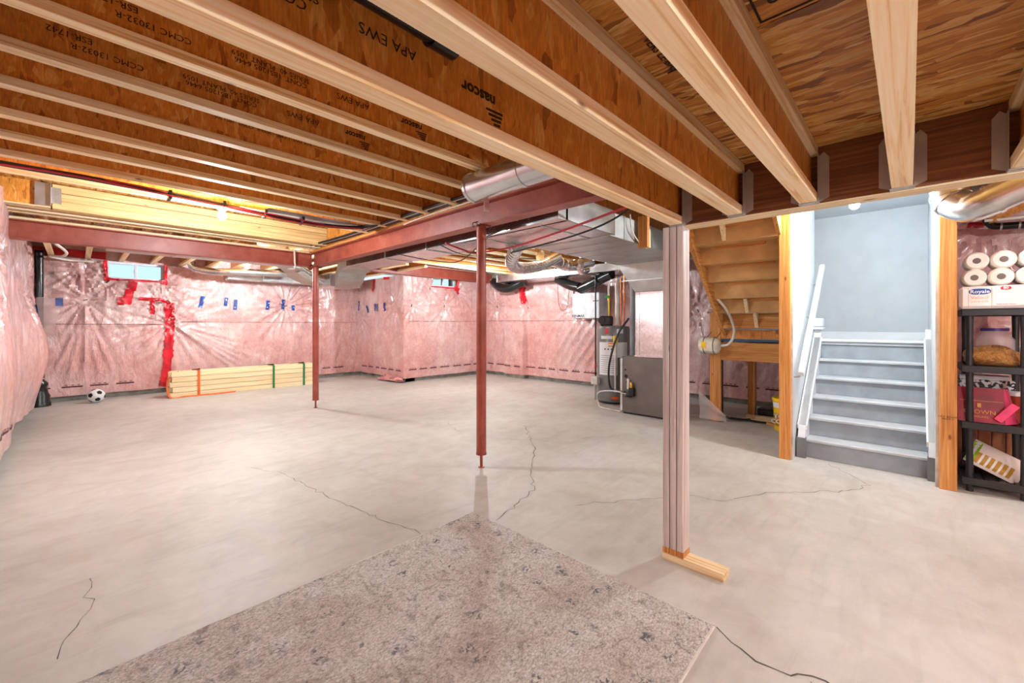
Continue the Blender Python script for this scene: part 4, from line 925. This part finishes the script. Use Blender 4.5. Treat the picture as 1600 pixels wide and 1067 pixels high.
for i, (y, z1) in enumerate(((3.335, 2.0), (3.275, 2.05))):
    MB().tube([(wx - .05, y, 1.2), (wx - .05, y, z1)], .012, 10).build('copper_pipe', 'copper', label=['copper pipe beside the pale vent pipe', 'copper pipe nearest the furnace plenum'][i], cat='pipe', group='pipes above the heater')
gp = thing('gas_riser', 'thin black gas riser standing in front of the right wall', 'pipe', (6.62, 4.19, 0)); MB().tube([(6.62, 4.19, .10), (6.62, 4.19, 2.19)], .014, 10).build('pipe', 'black', gp)
for z in (.2, .34, .48): MB().lathe((6.62, 4.19, z), [(.022, 0), (.024, .02), (.022, .04)], n=10).build('fitting', 'redpaint' if z > .4 else 'black', gp)
MB().tube([(6.62, 4.19, .3), (6.3, 3.9, .3)], .012, 8).build('branch', 'black', gp)
hv = thing('heat_recovery_unit', 'white box-shaped ventilator hung on the right wall', 'ventilator', (6.95, 4.5, 1.38)); MB().box(6.80, 7.16, 4.22, 4.84, 1.38, 1.87, .012).build('cabinet', 'vinyl', hv); MB().box(6.795, 6.8, 4.24, 4.36, 1.70, 1.72).build('badge', 'grey_text', hv); text('logo', 'VENMAR', .075, (6.80, 4.70, 1.425), (0, -1, 0), (0, 0, 1), 'ink', hv, .003, .001)
for y in (4.3, 4.75): MB().box(6.85, 6.95, y - .03, y + .03, 1.365, 1.38).build('foot', 'black', hv)
MB().box(6.9, 6.905, 4.86, 4.885, 1.55, 1.95).build('strap', 'ink', hv); MB().obox((6.64, 4.28, 1.28), (0, 1, .6), (1, 0, 0), (0, -.6, 1), (.06, .003, .16)).build('hang_tag', 'label', gp)

# ------------------------------------------------------------------ lumber stack, ball, rug
def stud_piece(x0, x1, y, z, i):
    return MB().box(x0, x1, y + .0015 + (random.random() * .007 if y < LY + .01 else 0), y + .0365, z, z + .0835, .002).build('lumber_stud', 'pale_x', label=None, cat='lumber', group='studs of the strapped lumber stack')
LX0, LX1, LY = 1.12, 3.47, 9.12
rg = random.Random(4); nr, nl = 7, 5
for k in range(nl):
    for j in range(nr):
        if k == nl - 1 and j == 0 and False: continue
        dx = rg.uniform(-.035, .03); o = stud_piece(LX0 + dx, LX1 + dx, LY + j * .038, k * .0895, 0)
        row = ['front row', 'second row', 'third row', 'fourth row', 'fifth row', 'sixth row', 'back row'][j]; lay = ['on the floor', 'second layer up', 'middle layer', 'fourth layer up', 'top layer'][k]
        o['label'] = 'pale stud of the strapped lumber stack, %s, %s' % (row, lay)
ST_ = nr * .038
def strap(x, mat, label, tail=False):
    R_ = thing('lumber_strap', label, 'strap', (x, LY, 0), 'straps around the lumber stack'); w2 = .018; e = .006; y0, y1, z1 = LY - e, LY + ST_ + e, nl * .0895 + e
    m = MB(); m.box(x - w2, x + w2, y0 - .003, y0, 0.002, z1).box(x - w2, x + w2, y0, y1, z1 - .002, z1 + .002).box(x - w2, x + w2, y1, y1 + .003, .002, z1); m.build('webbing', mat, R_)
    MB().obox((x - .03, LY + .07, z1 + .012), (1, .2, 0), (-.2, 1, 0), (0, 0, 1), (.12, .035, .02), .004).build('buckle', 'black', R_)
    MB().tube(spline([(x - .02, LY + .05, z1 + .015), (x - .14, LY + .03, z1 + .02), (x - .26, LY + .01, z1 + .008)], 5), .006, prof=[(-.014, -.002), (.014, -.002), (.014, .002), (-.014, .002)]).build('tail', mat, R_)
    if tail:
        MB().tube(spline([(x - .28, LY + .04, .45), (x - .42, LY + .08, .30), (x - .40, LY - .03, .02), (x - .2, LY - .05, .012), (x, LY - .04, .012), (x + .25, LY - .06, .012), (x + .55, LY - .04, .014)], 8), .01, prof=[(-.004, -.012), (.004, -.012), (.004, .012), (-.004, .012)]).build('loose_end', mat, R_)
strap(1.50, 'orange', 'orange strap round the left end of the lumber stack', True); strap(2.70, 'green', 'green strap round the middle of the lumber stack'); strap(3.27, 'green', 'green strap near the right end of the lumber stack')

def ball(c, r, label):
    R_ = thing('soccer_ball', label, 'ball', (c[0], c[1], 0)); MB().lathe(c, [(r * math.sin(math.pi * (i + .01) / 24.02), -r * math.cos(math.pi * (i + .01) / 24.02)) for i in range(25)], n=32).build('shell', 'label', R_)
    g = (1 + 5 ** .5) / 2; dirs = [(0, a, b * g) for a in (-1, 1) for b in (-1, 1)] + [(a, b * g, 0) for a in (-1, 1) for b in (-1, 1)] + [(b * g, 0, a) for a in (-1, 1) for b in (-1, 1)]
    rot = Matrix.Rotation(.5, 3, 'X') @ Matrix.Rotation(.7, 3, 'Z')
    for dv in dirs:
        n = (rot @ Vector(dv)).normalized(); u = n.orthogonal().normalized(); w_ = n.cross(u); vs = [Vector(c) + n * r * 1.012]
        for rr_ in (.2, .36):
            for k in range(5):
                for h_ in (0, .5):
                    a0 = 2 * math.pi * k / 5; a1 = a0 + 2 * math.pi / 5; q = (u * math.cos(a0) + w_ * math.sin(a0)).lerp(u * math.cos(a1) + w_ * math.sin(a1), h_)
                    vs.append(Vector(c) + (n + q * rr_).normalized() * r * 1.012)
        fs = [(0, 1 + k, 1 + (k + 1) % 10) for k in range(10)] + [(1 + k, 11 + k, 11 + (k + 1) % 10, 1 + (k + 1) % 10) for k in range(10)]
        MB().add(vs, fs).build('black_panel', 'ink', R_, smooth=True)
ball((.22, 9.52, .108), .108, 'white and black soccer ball against the far wall')

rug = thing('area_rug', 'faded grey-beige patterned area rug in the foreground', 'rug', (.9, 1.34, 0))
nx, ny = 150, 90; X0, X1, Y0, Y1 = -.35, 1.83, .585, 2.10
xs = np.linspace(X0, X1, nx + 1); ys = np.linspace(Y0, Y1, ny + 1); U, V = np.meshgrid(xs, ys)
Ue = U + .012 * vn(V * 3, U * 0, 1) * (U > X1 - .1); Ve = V + .014 * vn(U * 3, V * 0, 2)
Z = .011 + .004 * vn(U * 3, V * 3, 4) + .003 * vn(U * 40, V * 40, 5) + .004 * np.maximum(0, vn(U * 2, V * 2.4, 8))
m = MB(); m.v = [tuple(p) for p in np.stack([Ue, Ve, Z], -1).reshape(-1, 3)]; m.f = [(j * (nx + 1) + i, j * (nx + 1) + i + 1, (j + 1) * (nx + 1) + i + 1, (j + 1) * (nx + 1) + i) for j in range(ny) for i in range(nx)]
m.build('pile', 'rug', rug, smooth=True)
edge = [(Ue[0, i], Ve[0, i]) for i in range(0, nx + 1, 3)] + [(Ue[j, nx], Ve[j, nx]) for j in range(0, ny + 1, 3)] + [(Ue[ny, i], Ve[ny, i]) for i in range(nx, -1, -3)]
MB().tube([(x, y, .006) for x, y in edge], .0062, 6).build('bound_edge', 'rug_edge', rug)

# ------------------------------------------------------------------ shelf unit and its contents
SX0, SX1, SYL, SYR = 4.64, 5.06, -.285, -.625
sh = thing('shelf_unit', 'black plastic four-tier shelf unit right of the stairs', 'shelf', (4.85, -.45, 0))
LV = [.055, .475, .90, 1.325]
for z in LV:
    p = MB().box(SX0, SX1, SYR, SYL, z, z + .05, .006)
    p = MB(); p.box(SX0, SX0 + .03, SYR, SYL, z, z + .052, .004).box(SX1 - .03, SX1, SYR, SYL, z, z + .052, .004).box(SX0 + .03, SX1 - .03, SYL - .03, SYL, z, z + .052, .004).box(SX0 + .03, SX1 - .03, SYR, SYR + .03, z, z + .052, .004)
    po_ = p.build('shelf_tier', 'shelf', sh)
    for k in range(4):
        y = SYL - .05 - k * .073; MB().box(SX0 + .03, SX1 - .03, y - .03, y, z + .03, z + .047).build('slat', 'shelf', po_)
    for k in range(9): MB().box(SX0 + .05 + k * .038, SX0 + .065 + k * .038, SYR + .03, SYL - .03, z + .028, z + .040).build('grid_bar', 'shelf', po_)
for i, (z0, z1) in enumerate(((.105, .475), (.527, .90), (.952, 1.325), (0, .055))):
    for x in (SX0 + .04, SX1 - .04):
        for y in (SYL - .045, SYR + .03): MB().lathe((x, y, z0), [(.022, 0), (.019, (z1 - z0) * .5), (.022, z1 - z0)], n=14).build('leg', 'shelf', sh)
TZ = LV[3] + .053
pk = thing('tissue_pack', 'plastic-wrapped tissue pack printed with a blue oval on the top shelf', 'tissue pack', (4.8, -.5, TZ))
MB().box(4.60, 4.95, -.80, -.27, TZ, TZ + .165, .02).build('wrapped_block', 'pack', pk)
fx = 4.6
def flat(y, z, ry, rz, mat, nm, parent=pk, n=20, sq=False): 
    P = [(fx - .002, y + ry * math.copysign(abs(math.cos(t_)) ** (.5 if sq else .7), math.cos(t_)), z + rz * math.copysign(abs(math.sin(t_)) ** (.5 if sq else .7), math.sin(t_))) for t_ in [2 * math.pi * k / n for k in range(n)]]
    return MB().prism(P, (.003, 0, 0)).build(nm, mat, parent)
flat(-.375, TZ + .125, .055, .022, 'royalblue', 'print_oval'); text('print', 'Royale', .036, (fx - .003, -.375, TZ + .124), (0, -1, 0), (0, 0, 1), 'label', pk, .001, .0006)
text('print', 'Velour', .034, (fx - .001, -.375, TZ + .08), (0, -1, 0), (0, .15, 1), 'tanink', pk, .001); text('print', 'soft & thick', .018, (fx - .001, -.375, TZ + .052), (0, -1, 0), (0, 0, 1), 'tanink', pk, .001)
flat(-.50, TZ + .145, .026, .013, 'redpaint', 'print_oval'); text('print', '80', .026, (fx - .003, -.50, TZ + .145), (0, -1, 0), (0, 0, 1), 'label', pk, .001, .0006)
for y in (-.318, -.433): MB().box(fx - .001, fx + .001, y - .0012, y + .0012, TZ + .01, TZ + .155).build('print_line', 'tanink', pk)
text('print', 'bathroom tissue', .014, (fx - .001, -.50, TZ + .03), (0, -1, 0), (0, 0, 1), 'redpaint', pk, .001)
for r_ in range(2):
    for k in range(4):
        y = -.350 - .131 * k - .012 * r_; z = TZ + .166 + .065 + r_ * .124
        R_ = thing('toilet_roll', 'white toilet roll, %s from the stud in the %s row on the shelf' % (ORD[k], 'upper' if r_ else 'lower'), 'toilet roll', (4.72, y, z), 'toilet rolls stacked on the shelf')
        MB().lathe((4.62, y, z), [(.021, .004), (.052, 0), (.064, .012), (.0655, .10), (.064, .2), (.02, .205)], (1, 0, 0), 24).build('paper', 'paper', R_); MB().lathe((4.622, y, z), [(.0215, 0), (.0205, .003)], (1, 0, 0), 18).build('core', 'core', R_)
Z2 = LV[2] + .052
MB().blob((4.82, -.45, Z2 + .062), (.15, .155, .082), 3, .16, 48, 24, .75).build('grocery_bag', 'tanbag', label='crumpled tan grocery bag on the second shelf from the top', cat='bag')
jr = thing('storage_jar', 'clear plastic jar with a purple lid behind the tan bag', 'jar', (4.97, -.47, Z2)); MB().lathe((4.95, -.48, Z2), [(.10, 0), (.105, .02), (.105, .19), (.075, .24), (.07, .26)], n=28).build('jar_body', 'jar', jr); MB().lathe((4.95, -.48, Z2 + .258), [(.076, 0), (.076, .022)], n=28).build('lid', 'purple', jr); MB().lathe((4.95, -.48, Z2 + .01), [(.095, 0), (.095, .10)], n=20).build('contents', 'gold', jr)
Z3 = LV[1] + .052
MB().box(4.90, 5.03, -.58, -.29, Z3, Z3 + .30, .006).build('patterned_box', 'pattern', label='black and white patterned box behind the crimson bag', cat='box'); MB().box(4.89, 5.03, -.56, -.29, Z3 + .302, Z3 + .335, .004).build('white_box', 'label', label='flat white box lying on the patterned box', cat='box')
bg = thing('gift_bag', 'crimson gift bag with gold lettering lying on the third shelf', 'bag', (4.75, -.42, Z3))
MB().prism([(4.68, -.27, Z3), (4.86, -.27, Z3), (4.84, -.27, Z3 + .24), (4.74, -.27, Z3 + .255)], (0, -.235, 0)).build('bag_body', 'crimson', bg)
MB().prism([(4.675, -.505, Z3), (4.72, -.575, Z3 + .01), (4.78, -.53, Z3 + .25), (4.74, -.505, Z3 + .255)], (.09, .0, 0)).build('gusset', 'pinklin', bg); MB().obox((4.66, -.51, Z3 + .09), (0, .7, -1), (1, 0, 0), (0, 1, .7), (.15, .006, .045)).build('handle_flap', 'pinklin', bg)
sl_ = Vector((.06, 0, .255)).normalized(); 
text('print', 'CROWN', .042, (4.693, -.38, Z3 + .075), (0, -1, 0), sl_, 'goldink', bg, .004); text('print', 'JEWELRIES', .02, (4.685, -.38, Z3 + .04), (0, -1, 0), sl_, 'goldink', bg, .004)
MB().obox((4.703, -.38, Z3 + .125), (0, 1, 0), sl_, (1, 0, 0), (.02, .03, .004)).build('crest', 'goldink', bg); MB().box(4.712, 4.716, -.50, -.28, Z3 + .155, Z3 + .158).build('gold_line', 'goldink', bg)
sj = thing('sauce_jar', 'red-brown sauce jar with a white lid beside the crimson bag', 'jar', (4.92, -.565, Z3)); MB().lathe((4.86, -.565, Z3), [(.04, 0), (.043, .02), (.036, .1), (.043, .17), (.04, .2)], n=20).build('jar_body', 'sauce', sj); MB().lathe((4.86, -.565, Z3 + .2), [(.043, 0), (.043, .03)], n=20).build('lid', 'label', sj)
Z1 = LV[0] + .052
pz = thing('snack_pouch', 'white and yellow striped plastic pouch tilted on the bottom shelf', 'pouch', (4.8, -.47, Z1))
g_ = []; pc = Vector((4.80, -.47, Z1 + .115)); pu = Vector((0.02, -.80, -.42)).normalized(); pv_ = Vector((.55, -.38, .72)).normalized(); pn_ = pu.cross(pv_).normalized()
if pn_.x > 0: pn_ = -pn_
pp = lambda u, v, s: pc + pu * u * .15 + pv_ * v * .10 + pn_ * s * .032 * (1 - u ** 4) * (1 - v ** 4)
m = MB(); K = 12
for s in (1, -1):
    o = len(m.v); m.v += [tuple(pp(i / K * 2 - 1, j / K * 2 - 1, s)) for i in range(K + 1) for j in range(K + 1)]
    m.f += [((o + i * (K + 1) + j, o + (i + 1) * (K + 1) + j, o + (i + 1) * (K + 1) + j + 1, o + i * (K + 1) + j + 1)[::s]) for i in range(K) for j in range(K)]
m.build('pouch_body', 'pack', pz, smooth=True)
for k in range(6):
    u0 = -.7 + .24 * k; m = MB(); vs = [pp(u0 + .15 * a, -.85 + .85 * b / 4, 1) + pn_ * .002 for b in range(5) for a in (0, 1)]; m.add(vs, [(2 * b, 2 * b + 1, 2 * b + 3, 2 * b + 2) for b in range(4)]).build('stripe', 'gold', pz)
m = MB(); vs = [pp(-1 + .3 * a, -.9 + 1.8 * b / 6, 1) + pn_ * .002 for b in range(7) for a in (0, 1)]; m.add(vs, [(2 * b, 2 * b + 1, 2 * b + 3, 2 * b + 2) for b in range(6)]).build('green_end', 'lime', pz)
MB().blob((4.94, -.37, Z1 + .06), (.08, .08, .065), 9, .2, 28, 16, .8).build('snack_bag', 'darkbag', label='dark plum plastic bag behind the left shelf leg', cat='bag'); MB().blob((4.96, -.55, Z1 + .06), (.06, .06, .07), 10, .2, 28, 16, .8).build('snack_bag', 'pack', label='pale plastic bag behind the striped pouch', cat='bag')
cbx = thing('cardboard_box', 'upright brown cardboard boxes folded flat behind the shelf', 'cardboard', (5.2, -.5, 0))
for k in range(6): MB().box(5.14 + .01 * (k % 2), 5.20, -.26 - .075 * (k + 1) + .006, -.26 - .075 * k, .0, .52 + .01 * (k % 3), .004).build('panel', 'card', cbx)
bp = thing('drain_line', 'black drain line hung above the toilet rolls', 'pipe', (5.35, -.6, 2.1)); MB().tube(spline([(5.4, -.47, 2.35), (5.4, -.475, 2.2), (5.4, -.50, 2.12), (5.4, -.58, 2.09), (5.4, -1.0, 2.07), (5.4, -1.6, 2.05)], 6), .03, 14).build('pipe', 'blackpipe', bp)
for y in (-.56, -.66): MB().tube([(5.4, y + .006, 2.088), (5.4, y - .006, 2.087)], .034, 14).build('joint', 'hanger', bp)
MB().obox((5.3, -.58, 2.18), (1, -.8, .5), (.5, 1, 0), (0, 0, 1), (.3, .04, .06)).build('brace', 'fir_x', label='orange wooden brace above the black drain line', cat='board'); cable('white pipe crossing under the wooden brace', [(5.2, -.45, 2.12), (5.2, -.6, 2.115), (5.2, -1.2, 2.12)], .012, 'cable_white', 'water_pipe', n=8)
